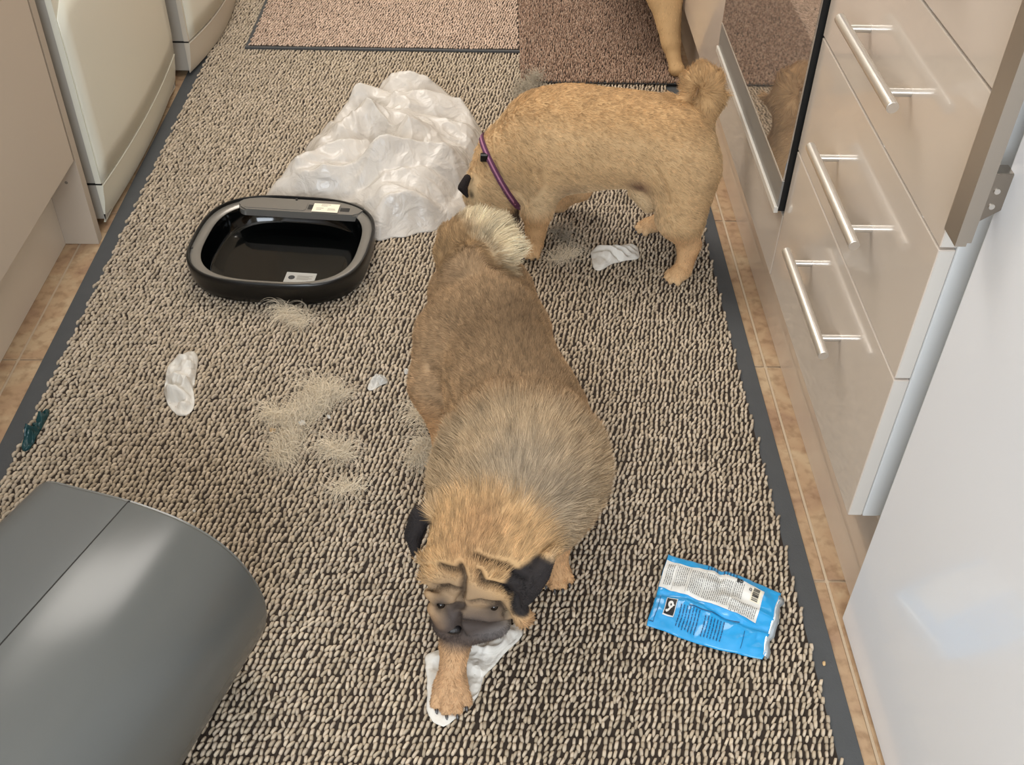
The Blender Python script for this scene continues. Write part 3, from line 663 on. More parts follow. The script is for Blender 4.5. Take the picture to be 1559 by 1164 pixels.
def paint1(P):
    x, y, z = P[:, 0], P[:, 1], P[:, 2]; n1 = vnoise(P, 22, 2.0); n2 = vnoise(P, 9, 5.0)
    c = np.repeat(C1['flank'][None], len(P), 0)
    sp = 0.045 - 0.22 * np.clip(y - 1.0, 0, 1)                 # spine x
    c = mixc(c, C1['back'], sstep(0.16, 0.23, z))
    c = mixc(c, C1['sable'], 0.9 * sstep(0.21, 0.262, z) * sstep(0.98, 1.06, y) * sstep(1.30, 1.18, y) * (0.75 + 0.5 * n2))
    c = mixc(c, C1['leg'], sstep(0.15, 0.09, z))
    ruff = sstep(0.905, 0.885, y) * sstep(0.84, 0.86, y)
    c = mixc(c, C1['ruff'], sstep(1.0, 0.95, y) * sstep(0.12, 0.16, z))
    # dark shoulder stripe behind the roll of skin
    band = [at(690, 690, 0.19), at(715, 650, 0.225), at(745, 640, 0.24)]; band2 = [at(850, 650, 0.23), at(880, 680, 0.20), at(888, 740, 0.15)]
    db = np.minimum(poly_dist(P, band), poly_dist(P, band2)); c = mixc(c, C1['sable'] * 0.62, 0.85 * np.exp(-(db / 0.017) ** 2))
    ctr = poly_dist(P, [at(790, 720, 0.23), at(830, 760, 0.2)]); c = mixc(c, C1['grey'], 0.55 * np.exp(-(ctr / 0.05) ** 2))
    hd = np.linalg.norm((P - HC) / np.array([1.05, 1.0, 1.1]), axis=1); hw = sstep(0.095, 0.072, hd)
    c = mixc(c, C1['head'], hw * 0.95)
    top = poly_dist(P, [at(735, 800, 0.205), at(715, 850, 0.18)]); c = mixc(c, nsrgb((168, 124, 88)), 0.5 * np.exp(-(top / 0.028) ** 2))
    face = np.linalg.norm(P - at(715, 900, 0.125), axis=1); c = mixc(c, C1['wr'], 0.85 * sstep(0.062, 0.040, face))
    # mask
    mz = ell(P, at(716, 944, 0.086), (0.060, 0.038, 0.039)); c = mixc(c, C1['mask'], 0.93 * sstep(0.010, -0.010, mz))
    ch = ell(P, at(742, 950, 0.084), (0.034, 0.020, 0.014)); c = mixc(c, C1['maskl'], 0.7 * sstep(0.006, -0.006, ch))
    for e in EYES: c = mixc(c, C1['mask'] * 0.6, 0.9 * np.exp(-(np.linalg.norm(P - e, axis=1) / 0.012) ** 2))
    for pa, pb in GP: c = mixc(c, C1['fold_shade'] * 0.8, 0.88 * np.exp(-(np.minimum(poly_dist(P, pa), poly_dist(P, pb)) / 0.0044) ** 2))  # shade in the face folds painted into the coat colour
    cheek = np.linalg.norm(P - at(785, 925, 0.10), axis=1); c = mixc(c, C1['ruff'], 0.9 * np.exp(-(cheek / 0.016) ** 2))
    for e in (earLp, earRp): c = mixc(c, C1['ear'], sstep(0.022, 0.014, poly_dist(P, e)))
    c = mixc(c, C1['ear'], sstep(0.006, -0.002, ell(P, at(804, 884, 0.158), (0.027, 0.020, 0.022))))
    # tail: brown root, cream fringe towards its tip
    td = poly_dist(P, TL[1:]); tw = sstep(0.048, 0.034, td) * sstep(0.235, 0.26, z)
    c = mixc(c, C1['tail'], tw)
    tc_ = at(726, 388, 0.262); tp = sstep(0.004, 0.030, 0.80 * (x - tc_[0]) + 0.62 * (y - tc_[1]) + 0.25 * (z - 0.27)) * tw; c = mixc(c, C1['cream'], tp)
    c = mixc(c, nsrgb((84, 62, 44)), 0.75 * np.exp(-(poly_dist(P, [at(712, 378, 0.285), at(728, 392, 0.282), at(748, 408, 0.262)]) / 0.011) ** 2) * tw)
    # pale paw
    pw = np.linalg.norm(P - np.array([-0.049, 0.716, 0.02]), axis=1); c = mixc(c, nsrgb((196, 160, 124)), 0.7 * sstep(0.07, 0.03, pw))
    return np.clip(c * (1 + 0.10 * n1)[:, None], 0, 1)
def flow1(P):
    f = np.zeros_like(P); x, y, z = P.T
    f[:, 1] = 1.0; f[:, 0] = -0.25 * sstep(1.0, 1.1, y) + 1.2 * (x - 0.02); f[:, 2] = -0.5
    # head: hair sweeps up and back from the brow, fanning out
    hd = np.linalg.norm(P - HC, axis=1); w = sstep(0.10, 0.07, hd)[:, None]
    fan = P - at(712, 905, 0.13); fan /= np.linalg.norm(fan, axis=1)[:, None] + 1e-9
    f = f * (1 - w) + fan * w
    # tail fans away from the curl
    k = (sstep(0.05, 0.035, poly_dist(P, TL[1:])) * sstep(0.235, 0.26, z))[:, None]
    c = at(722, 396, 0.250); o = (P - c); o /= np.linalg.norm(o, axis=1)[:, None] + 1e-9; o = o + np.array([0.45, 0.25, 0.0])
    f = f * (1 - k) + o * k
    lg = sstep(0.10, 0.07, z)[:, None]; f = f * (1 - lg) + np.array([0, -0.1, -1.0]) * lg
    return f
def len1(P):
    x, y, z = P.T; L = np.full(len(P), 0.0085)
    L = L + 0.011 * sstep(1.03, 0.97, y) * sstep(0.11, 0.15, z)
    L = L - 0.007 * sstep(0.09, 0.07, np.linalg.norm(P - HC, axis=1))
    L = np.where(np.zeros(len(P)) > 1, 0.0026, L)
    L = 0.0017 + (L - 0.0017) * sstep(0.050, 0.072, np.linalg.norm(P - at(715, 915, 0.115), axis=1))
    k = sstep(0.05, 0.038, poly_dist(P, TL[1:])) * sstep(0.24, 0.262, z); L = L * (1 - k) + k * (0.011 + 0.017 * sstep(-0.005, 0.035, 0.8 * (x + 0.01) + 0.6 * (y - 1.27)))
    for e in (earLp, earRp): L = np.where(poly_dist(P, e) < 0.02, 0.0035, L)
    L = np.where(ell(P, at(804, 884, 0.158), (0.027, 0.020, 0.022)) < 0.006, 0.0035, L)
    L = np.where(z < 0.09, 0.005, L); L = np.where(z < 0.004, 0.0, L)
    return L
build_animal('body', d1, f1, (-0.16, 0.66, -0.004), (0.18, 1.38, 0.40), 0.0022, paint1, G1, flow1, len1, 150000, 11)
add_claws(d1, cl1)
for i, e in enumerate(EYES):
    bm = bmesh.new(); bmesh.ops.create_uvsphere(bm, u_segments=16, v_segments=10, radius=0.0052)
    for v in bm.verts: v.co += Vector(e) + Vector((0, 0.0045, -0.0045))
    bm_obj('eye', bm, M['eye'], d1, True)
nz = trace(f1, 690, 958); bm = bmesh.new(); bmesh.ops.create_uvsphere(bm, u_segments=16, v_segments=10, radius=1.0)
for v in bm.verts: v.co = Vector(nz) + Vector((v.co.x * 0.010, v.co.y * 0.007, v.co.z * 0.006)) + Vector((0, 0.004, -0.005))
bm_obj('nose', bm, M['nose'], d1, True)
place_root(d1, (0.01, 1.0, 0.004))

# ------------------------------------------------------------------ dog at the back (side on, head in the bag, collar)
d2 = empty('dog'); tag(d2, 'pale fawn pug standing side-on with purple collar, nose at the bag', 'dog')
P2 = []
P2.append(('e', 0.02, (0.318, 1.690, 0.230), (0.072, 0.078, 0.088)))
P2.append(('e', 0.05, (0.230, 1.715, 0.232), (0.100, 0.084, 0.086)))
P2.append(('e', 0.05, (0.130, 1.740, 0.216), (0.100, 0.090, 0.100)))
P2.append(('e', 0.04, (0.070, 1.745, 0.198), (0.070, 0.082, 0.092)))
P2.append(('e', 0.03, (0.018, 1.735, 0.172), (0.058, 0.062, 0.066)))
P2.append(('e', 0.022, (-0.008, 1.712, 0.125), (0.052, 0.052, 0.056)))
P2.append(('e', 0.015, (0.010, 1.725, 0.070), (0.036, 0.038, 0.036)))
P2.append(('c', 0.02, (0.088, 1.695, 0.170), (0.078, 1.686, 0.100), 0.042, 0.029))
P2.append(('c', 0.012, (0.078, 1.686, 0.100), (0.076, 1.686, 0.028), 0.026, 0.017))
P2.append(('c', 0.02, (0.090, 1.795, 0.165), (0.165, 1.818, 0.070), 0.038, 0.027))
P2.append(('c', 0.012, (0.165, 1.818, 0.070), (0.128, 1.836, 0.020), 0.024, 0.015))
P2.append(('c', 0.03, (0.340, 1.652, 0.205), (0.336, 1.632, 0.125), 0.060, 0.044))
P2.append(('c', 0.016, (0.338, 1.632, 0.120), (0.360, 1.634, 0.062), 0.040, 0.0205))
P2.append(('c', 0.012, (0.360, 1.634, 0.062), (0.352, 1.614, 0.018), 0.019, 0.016))
P2.append(('c', 0.03, (0.330, 1.735, 0.195), (0.318, 1.760, 0.115), 0.052, 0.034))
P2.append(('c', 0.016, (0.318, 1.760, 0.115), (0.348, 1.775, 0.058), 0.030, 0.016))
P2.append(('c', 0.012, (0.348, 1.775, 0.058), (0.315, 1.768, 0.018), 0.016, 0.014))
P2.append(('c', 0.010, (0.258, 1.680, 0.146), (0.282, 1.668, 0.126), 0.015, 0.015))
cl2 = []
cl2 += paw(P2, 0.070, 1.678, -0.4, -1, 0.0185); cl2 += paw(P2, 0.128, 1.836, -1, 0.1, 0.018)
cl2 += paw(P2, 0.342, 1.602, -1, -0.5, 0.0195); cl2 += paw(P2, 0.303, 1.764, -1, -0.25, 0.019)
EAR2 = [np.array(p) for p in ((-0.052, 1.684, 0.166), (-0.060, 1.676, 0.152), (-0.052, 1.668, 0.138))]
P2.append(('p', 0.005, EAR2, [0.007, 0.009, 0.003]))
TL2 = [np.array(p) for p in ((0.355, 1.705, 0.270), (0.376, 1.712, 0.315), (0.372, 1.716, 0.346), (0.355, 1.718, 0.358), (0.337, 1.716, 0.346), (0.334, 1.712, 0.328))]
P2.append(('p', 0.014, TL2, [0.028, 0.024, 0.021, 0.019, 0.016, 0.012]))
P2.append(('c', 0.006, (0.385, 1.725, 0.30), (0.408, 1.735, 0.312), 0.012, 0.004))
f2 = lambda P: sdf_eval(P2, P)
C2 = {k: nsrgb(v) for k, v in dict(body=(202, 170, 128), back=(200, 166, 120), belly=(216, 190, 152), leg=(210, 172, 128), ear=(38, 32, 32), mask=(70, 62, 58), tan=(186, 146, 98), dark=(120, 88, 70)).items()}
tr2 = lambda l: [trace(f2, u, v) for u, v in l]
G2 = [(tr2([(752, 190), (746, 225), (756, 262), (782, 292), (800, 305)]), 0.006, 0.006), (tr2([(812, 300), (826, 282), (822, 262)]), 0.005, 0.006), (tr2([(1000, 258), (1012, 282), (1018, 310)]), 0.004, 0.005)]
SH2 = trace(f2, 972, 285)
def paint2(P):
    x, y, z = P.T; n1 = vnoise(P, 20, 2.0); c = np.repeat(C2['body'][None], len(P), 0)
    c = mixc(c, C2['belly'], sstep(0.20, 0.12, z) * sstep(0.33, 0.25, x))
    c = mixc(c, C2['tan'], 0.5 * sstep(0.26, 0.30, z))
    c = mixc(c, C2['leg'], sstep(0.12, 0.08, z))
    c = mixc(c, C2['ear'], sstep(0.015, 0.010, poly_dist(P, EAR2)))
    c = mixc(c, C2['mask'], 0.9 * sstep(0.01, -0.006, ell(P, (0.008, 1.722, 0.062), (0.045, 0.045, 0.04))))
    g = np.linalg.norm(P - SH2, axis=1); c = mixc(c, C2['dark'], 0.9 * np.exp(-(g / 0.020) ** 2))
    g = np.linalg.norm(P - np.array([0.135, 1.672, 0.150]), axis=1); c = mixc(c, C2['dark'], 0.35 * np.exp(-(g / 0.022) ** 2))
    hk = poly_dist(P, [(0.373, 1.64, 0.065), (0.366, 1.62, 0.04)]); c = mixc(c, nsrgb((178, 124, 78)), 0.5 * np.exp(-(hk / 0.018) ** 2))
    toes = sstep(0.026, 0.012, z); c = mixc(c, nsrgb((216, 186, 146)), 0.6 * toes)
    return np.clip(c * (1 + 0.08 * n1)[:, None], 0, 1)
def flow2(P):
    x, y, z = P.T; f = np.zeros_like(P); f[:, 0] = 1.0; f[:, 1] = -0.15; f[:, 2] = -0.45
    k = (sstep(0.05, 0.03, poly_dist(P, TL2[1:])) * sstep(0.29, 0.31, z))[:, None]
    o = P - np.array([0.362, 1.715, 0.33]); o /= np.linalg.norm(o, axis=1)[:, None] + 1e-9
    f = f * (1 - k) + o * k
    lg = sstep(0.13, 0.09, z)[:, None]; f = f * (1 - lg) + np.array([0.1, 0, -1.0]) * lg
    return f
def len2(P):
    x, y, z = P.T; L = np.full(len(P), 0.0080); L = np.where(x < 0.06, 0.011, L)
    k = sstep(0.05, 0.03, poly_dist(P, TL2[1:])) * sstep(0.29, 0.31, z); L = L * (1 - k) + 0.015 * k
    L = np.where(poly_dist(P, EAR2) < 0.02, 0.003, L); L = np.where(z < 0.09, 0.0045, L); L = np.where(z < 0.004, 0.0, L); return L
build_animal('body', d2, f2, (-0.09, 1.55, -0.004), (0.44, 1.88, 0.42), 0.0027, paint2, G2, flow2, len2, 100000, 12, streak=0.26)
add_claws(d2, cl2)
# collar: a band that follows the neck
M['collar'] = mat('plum_webbing', srgb(92, 48, 78), 0.7); M['collar_trim'] = mat('pink_trim', srgb(176, 120, 150), 0.7)
cc = np.array([0.008, 1.725, 0.158]); axn = np.array([-0.90, -0.12, -0.50]); axn = axn / np.linalg.norm(axn)
e1 = np.cross(axn, [0, 1, 0]); e1 /= np.linalg.norm(e1); e2 = np.cross(axn, e1)
def band(name, w0, w1, off, m, parent):
    rings = []
    for i in range(48):
        a = i / 48 * 2 * math.pi; dr_ = e1 * math.cos(a) + e2 * math.sin(a); sec = []
        for wv in (w0, w1):
            p = cc + axn * wv; t = 0.02
            for _ in range(60):
                s = float(f2((p + dr_ * t)[None])[0])
                if s > -0.0003 or t > 0.082: break
                t += max(-s * 0.8, 0.0008)
            sec.append((t, wv))
        rings.append([tuple(cc + axn * sec[0][1] + dr_ * (sec[0][0] + off)), tuple(cc + axn * sec[1][1] + dr_ * (sec[1][0] + off)), tuple(cc + axn * sec[1][1] + dr_ * (sec[1][0] + off - 0.003)), tuple(cc + axn * sec[0][1] + dr_ * (sec[0][0] + off - 0.003))])
    V = [p for r in rings for p in r]; Fs = []
    for k in range(48):
        for i in range(4): Fs.append((k * 4 + i, k * 4 + (i + 1) % 4, ((k + 1) % 48) * 4 + (i + 1) % 4, ((k + 1) % 48) * 4 + i))
    return mesh_obj(name, V, Fs, m, parent, False)
col = band('collar', -0.0055, 0.0055, 0.0042, M['collar'], d2); tag(col, 'plum webbing collar with pink stripe and black buckle')
band('collar_stripe', -0.0015, 0.0015, 0.0049, M['collar_trim'], col)
bk = trace(f2, 738, 238); box('buckle', tuple(bk + np.array([-0.008, -0.010, -0.006])), tuple(bk + np.array([0.006, 0.0, 0.008])), M['black_satin'], col, bevel=0.002)
place_root(d2, (0.2, 1.7, 0.004))

# ------------------------------------------------------------------ third dog: only its hind leg reaches into the picture
d3 = empty('dog'); tag(d3, 'pale fawn dog of which only a hind leg shows, beside the far cabinet', 'dog')
P3 = [('e', 0.02, (0.345, 2.60, 0.330), (0.080, 0.090, 0.080)), ('e', 0.05, (0.335, 2.75, 0.335), (0.095, 0.13, 0.090)), ('e', 0.05, (0.33, 2.90, 0.33), (0.095, 0.10, 0.10)),
      ('e', 0.04, (0.33, 3.00, 0.38), (0.06, 0.06, 0.07)), ('e', 0.03, (0.33, 3.08, 0.42), (0.062, 0.060, 0.062)), ('e', 0.02, (0.33, 3.13, 0.40), (0.035, 0.035, 0.03)),
      ('c', 0.03, (0.385, 2.60, 0.310), (0.402, 2.53, 0.190), 0.056, 0.044), ('c', 0.02, (0.404, 2.53, 0.190), (0.424, 2.475, 0.085), 0.043, 0.023), ('c', 0.012, (0.424, 2.475, 0.085), (0.440, 2.440, 0.030), 0.020, 0.016),
      ('c', 0.03, (0.30, 2.62, 0.31), (0.29, 2.85, 0.26), 0.05, 0.04), ('c', 0.02, (0.29, 2.85, 0.26), (0.28, 3.04, 0.12), 0.034, 0.02), ('c', 0.02, (0.28, 3.04, 0.12), (0.28, 3.08, 0.03), 0.02, 0.015),
      ('c', 0.03, (0.28, 2.93, 0.30), (0.27, 3.10, 0.15), 0.04, 0.022), ('c', 0.02, (0.27, 3.10, 0.15), (0.27, 3.13, 0.03), 0.018, 0.015),
      ('c', 0.03, (0.38, 2.93, 0.30), (0.40, 3.12, 0.15), 0.04, 0.022), ('c', 0.02, (0.40, 3.12, 0.15), (0.40, 3.15, 0.03), 0.018, 0.015),
      ('p', 0.014, [np.array(p) for p in ((0.345, 2.53, 0.38), (0.34, 2.52, 0.43), (0.32, 2.55, 0.45), (0.31, 2.58, 0.43))], [0.022, 0.02, 0.016, 0.010])]
cl3 = paw(P3, 0.442, 2.436, 0.0, 1, 0.019, z=0.0185); cl3 += paw(P3, 0.28, 3.09, 0, 1, 0.018, z=0.012); cl3 += paw(P3, 0.27, 3.14, 0, 1, 0.018, z=0.012); cl3 += paw(P3, 0.40, 3.16, 0, 1, 0.018, z=0.012)
f3 = lambda P: sdf_eval(P3, P)
def paint3(P):
    n1 = vnoise(P, 20, 2.0); c = np.repeat(nsrgb((204, 168, 122))[None], len(P), 0)
    return np.clip(c * (1 + 0.08 * n1)[:, None], 0, 1)
build_animal('body', d3, f3, (0.20, 2.38, 0.006), (0.50, 3.24, 0.53), 0.006, paint3, [], lambda P: np.repeat(np.array([[0, -0.2, -1.0]]), len(P), 0), lambda P: np.where(P[:, 2] < 0.02, 0.0, 0.006), 16000, 13, radius=0.0004)
add_claws(d3, cl3)
place_root(d3, (0.36, 2.8, 0.02))

# ------------------------------------------------------------------ bin body on its side
bn = empty('waste_bin'); tag(bn, 'large glossy dark grey bin lying on its side, front left', 'bin')
az = math.radians(20); av = np.array([math.sin(az), math.cos(az), 0]); sv = np.array([math.cos(az), -math.sin(az), 0]); uv_ = np.array([0, 0, 1.0])
PB = np.array([-0.292, 0.768, 0.0])
half = [(-0.268, 0.125), (-0.268, 0.165), (-0.266, 0.200), (-0.258, 0.226), (-0.240, 0.239), (-0.205, 0.243), (-0.165, 0.2465), (-0.128, 0.249), (-0.095, 0.2475), (-0.068, 0.244), (-0.044, 0.237), (-0.021, 0.226), (-0.004, 0.212), (0.010, 0.194), (0.020, 0.172), (0.027, 0.148), (0.029, 0.125)]
prof = half + [(s, 0.25 - t) for s, t in half[-2:0:-1]]
LB = 0.66
def sec(d, sc, inset=0.0, idxs=None):
    out = []; q = prof
    k = 1.0 + 0.10 * d / LB
    for i, (s, t) in enumerate(q):
        ss = -0.12 + (s + 0.12) * (k) * sc; tt = 0.125 * k + 0.002 + (t - 0.125) * k * sc
        if inset:
            cx_, ct_ = -0.12, 0.125 * k; l = math.hypot(ss - cx_, tt - ct_); f = (l - inset) / l; ss = cx_ + (ss - cx_) * f; tt = ct_ + (tt - ct_) * f
        out.append(tuple(PB - av * d + sv * ss + uv_ * (tt + 0.0080)))
    return out
n_ = len(prof); iS = 7                      # index of the seam on the upper side
iS2 = n_ - iS
def shell(name, ids, m, off=0.0):
    ds = [0.0, 0.0015, 0.004, 0.2, 0.4, LB]; ins = [0.0035, 0.001, 0.0, 0, 0, 0]; R_ = []
    for d, i0 in zip(ds, ins):
        s = sec(d, 1.0, i0 + off); R_.append([s[i % n_] for i in ids])
    V = [p for r in R_ for p in r]; n = len(ids); Fs = []
    for k in range(len(R_) - 1):
        for i in range(n - 1): a = k * n + i; Fs.append((a, a + 1, a + n + 1, a + n))
    o = mesh_obj(name, V, Fs, m, bn); bmm = bmesh.new(); bmm.from_mesh(o.data); bmm.normal_update(); cen = Vector(PB - av * 0.3 - sv * 0.12 + uv_ * 0.13)
    if sum((f.calc_center_median() - cen).dot(f.normal) * f.calc_area() for f in bmm.faces) < 0: bmesh.ops.reverse_faces(bmm, faces=bmm.faces[:])
    bmm.to_mesh(o.data); bmm.free(); so = o.modifiers.new('s', 'SOLIDIFY'); so.thickness = 0.0022; so.offset = -1
    es_ = o.modifiers.new('e', 'EDGE_SPLIT'); es_.split_angle = math.radians(40); return o
# smooth the rounded front by resampling (Catmull-Rom)
def cr(pts, n, closed=True):
    out = []; N = len(pts)
    for i in range(N):
        p0, p1, p2, p3 = [np.array(pts[(i + k) % N]) for k in (-1, 0, 1, 2)]
        for j in range(n):
            t = j / n; out.append(tuple(0.5 * ((2 * p1) + (-p0 + p2) * t + (2 * p0 - 5 * p1 + 4 * p2 - p3) * t * t + (-p0 + 3 * p1 - 3 * p2 + p3) * t ** 3)))
    return out
prof = cr(prof, 3); n_ = len(prof); iS *= 3; iS2 = n_ - iS
shell('front_shell', list(range(iS, iS2 + 1)), M['bin'])
shell('back_shell', list(range(iS2, n_ + iS + 1)), M['bin_back'], 0.0002)
def ring_part(name, ids, d0, d1_, i0, i1, m):
    R_ = []
    for d, i_ in ((d0, i0), (d0, i1), (d1_, i1), (d1_, i0)):
        s = sec(d, 1.0, i_); R_.append([s[i % n_] for i in ids])
    V = [p for r in R_ for p in r]; n = len(ids); Fs = []
    for k in range(4):
        for i in range(n):
            j = (i + 1) % n; Fs.append((k * n + i, k * n + j, ((k + 1) % 4) * n + j, ((k + 1) % 4) * n + i))
    return mesh_obj(name, V, Fs, m, bn, False)
ring_part('rim', list(range(n_)), -0.0015, 0.006, 0.0022, 0.012, M['bin_rim'])
for ii in (iS, iS2):                        # dark joint groove between shells
    a0 = sec(0.001, 1.0, 0.0008)[ii % n_]; b0 = sec(LB, 1.0, 0.0008)[ii % n_]
    cyl('joint', a0, b0, 0.0012, M['black'], bn, 8)
ring_part('base_cap', list(range(n_)), LB, LB + 0.02, 0.0005, 0.28, M['bin_back'])
place_root(bn, (-0.45, 0.5, 0.0))

# ------------------------------------------------------------------ bin lid, upside down
ld = empty('lid_unit'); tag(ld, 'black plastic bin lid lying upside down on the mat', 'lid')
LCt = np.array([-0.393, 1.640]); la = math.radians(-5); lx_ = np.array([math.cos(la), math.sin(la)]); ly_ = np.array([-math.sin(la), math.cos(la)])
def lring(hx, hy, z, n=96, e=3.0, shift=0.0):
    out = []
    for i in range(n):
        a = i / n * 2 * math.pi; c, s = math.cos(a), math.sin(a)
        r = (abs(c) ** e + abs(s) ** e) ** (-1 / e); p = LCt + lx_ * hx * r * c + ly_ * (hy * r * s + shift); out.append((p[0], p[1], z))
    return out
HX, HY = 0.166, 0.146
loft('outer_shell', [lring(HX * 0.80, HY * 0.78, 0.0085), lring(HX * 0.90, HY * 0.89, 0.009), lring(HX * 0.955, HY * 0.95, 0.015), lring(HX * 0.985, HY * 0.98, 0.030), lring(HX, HY, 0.052), lring(HX, HY, 0.060), lring(HX - 0.002, HY - 0.002, 0.0625), lring(HX - 0.005, HY - 0.005, 0.0625), lring(HX - 0.006, HY - 0.006, 0.058)], M['black_satin'], ld, True, False)
loft('inner_ledge', [lring(HX - 0.0055, HY - 0.0055, 0.057), lring(HX - 0.0075, HY - 0.0075, 0.0585), lring(HX - 0.020, HY - 0.017, 0.0570), lring(HX - 0.024, HY - 0.020, 0.0545)], M['lid_grey'], ld, False, False)
loft('dish', [lring(HX - 0.0235, HY - 0.0195, 0.055), lring(HX - 0.027, HY - 0.0225, 0.045), lring(HX - 0.030, HY - 0.026, 0.022), lring(HX - 0.038, HY - 0.034, 0.0135), lring(HX - 0.06, HY - 0.05, 0.012)], M['black_gloss'], ld, False, True)
def L3(a, b, z): p = LCt + lx_ * a + ly_ * b; return (p[0], p[1], z)
def lid_block(name, poly, z0, z1, m, parent, bevel=0.0):
    bm = bmesh.new(); A = [bm.verts.new(L3(a, b, z0)) for a, b in poly]; B = [bm.verts.new(L3(a, b, z1)) for a, b in poly]; n = len(poly)
    bm.faces.new(A); bm.faces.new(B[::-1])
    for i in range(n): bm.faces.new((A[i], A[(i + 1) % n], B[(i + 1) % n], B[i]))
    if bevel: bmesh.ops.bevel(bm, geom=[e for e in bm.edges if all(v.co.z > z1 - 1e-5 for v in e.verts)], offset=bevel, segments=2, affect='EDGES')
    return bm_obj(name, bm, m, parent)
def rr(x0, x1, y0, y1, r, n=6):
    out = []
    for cx_, cy_, a0 in ((x1 - r, y1 - r, 0), (x0 + r, y1 - r, 90), (x0 + r, y0 + r, 180), (x1 - r, y0 + r, 270)):
        for i in range(n + 1): a = math.radians(a0 + 90 * i / n); out.append((cx_ + r * math.cos(a), cy_ + r * math.sin(a)))
    return out
pod = lid_block('sensor_housing', rr(-0.112, 0.130, 0.092, 0.136, 0.018), 0.046, 0.0605, M['lid_grey'], ld, 0.003)
lid_block('battery_cover', rr(-0.100, 0.020, 0.097, 0.129, 0.004), 0.060, 0.0615, M['lid_grey'], pod, 0.0008)
lid_block('switch_recess', rr(0.023, 0.034, 0.103, 0.119, 0.001), 0.0602, 0.0610, M['black'], pod)
lid_block('socket', rr(0.086, 0.104, 0.102, 0.114, 0.001), 0.0602, 0.0610, M['black'], pod)
M['paper'] = mat('white_label_paper', srgb(238, 230, 208), 0.5); M['silver'] = mat('silver_label', srgb(176, 176, 172), 0.4, 0.3); M['ink'] = mat('dark_ink', srgb(40, 42, 44), 0.6); M['ink_lt'] = mat('grey_ink', srgb(150, 146, 138), 0.6)
lb = lid_block('white_label', [(0.033, 0.094), (0.083, 0.094), (0.083, 0.123), (0.033, 0.123)], 0.0618, 0.0624, M['paper'], pod)
for a, b, wv in ((0.048, 0.1185, 0.018), (0.048, 0.1145, 0.012), (0.040, 0.106, 0.014), (0.062, 0.101, 0.016), (0.062, 0.105, 0.014), (0.040, 0.1015, 0.010)):
    lid_block('printed_line', [(a, b), (a + wv, b), (a + wv, b + 0.0013), (a, b + 0.0013)], 0.0624, 0.0626, M['ink_lt'], lb)
sl = lid_block('silver_label', [(0.012, -0.070), (0.068, -0.070), (0.068, -0.038), (0.012, -0.038)], 0.0120, 0.0128, M['silver'], ld)
lid_block('printed_disc', rr(0.018, 0.030, -0.060, -0.048, 0.0059, 8), 0.0128, 0.0131, M['ink'], sl)
for k in range(4): lid_block('printed_line', [(0.034, -0.049 - k * 0.0035), (0.062 - 0.006 * (k % 2), -0.049 - k * 0.0035), (0.062 - 0.006 * (k % 2), -0.0475 - k * 0.0035), (0.034, -0.0475 - k * 0.0035)], 0.0128, 0.0131, M['ink_lt'], sl)
for a, b in ((-0.125, 0.118), (-0.157, -0.045), (-0.005, 0.134), (0.150, 0.085)):
    c0 = L3(a, b, 0.0565); c1 = L3(a, b, 0.0625 if b == 0.134 or b > 0.12 else 0.0592); cyl('screw_hole', c0, c1, 0.0024, M['black'], ld, 12)
place_root(ld, (-0.393, 1.64, 0.008))

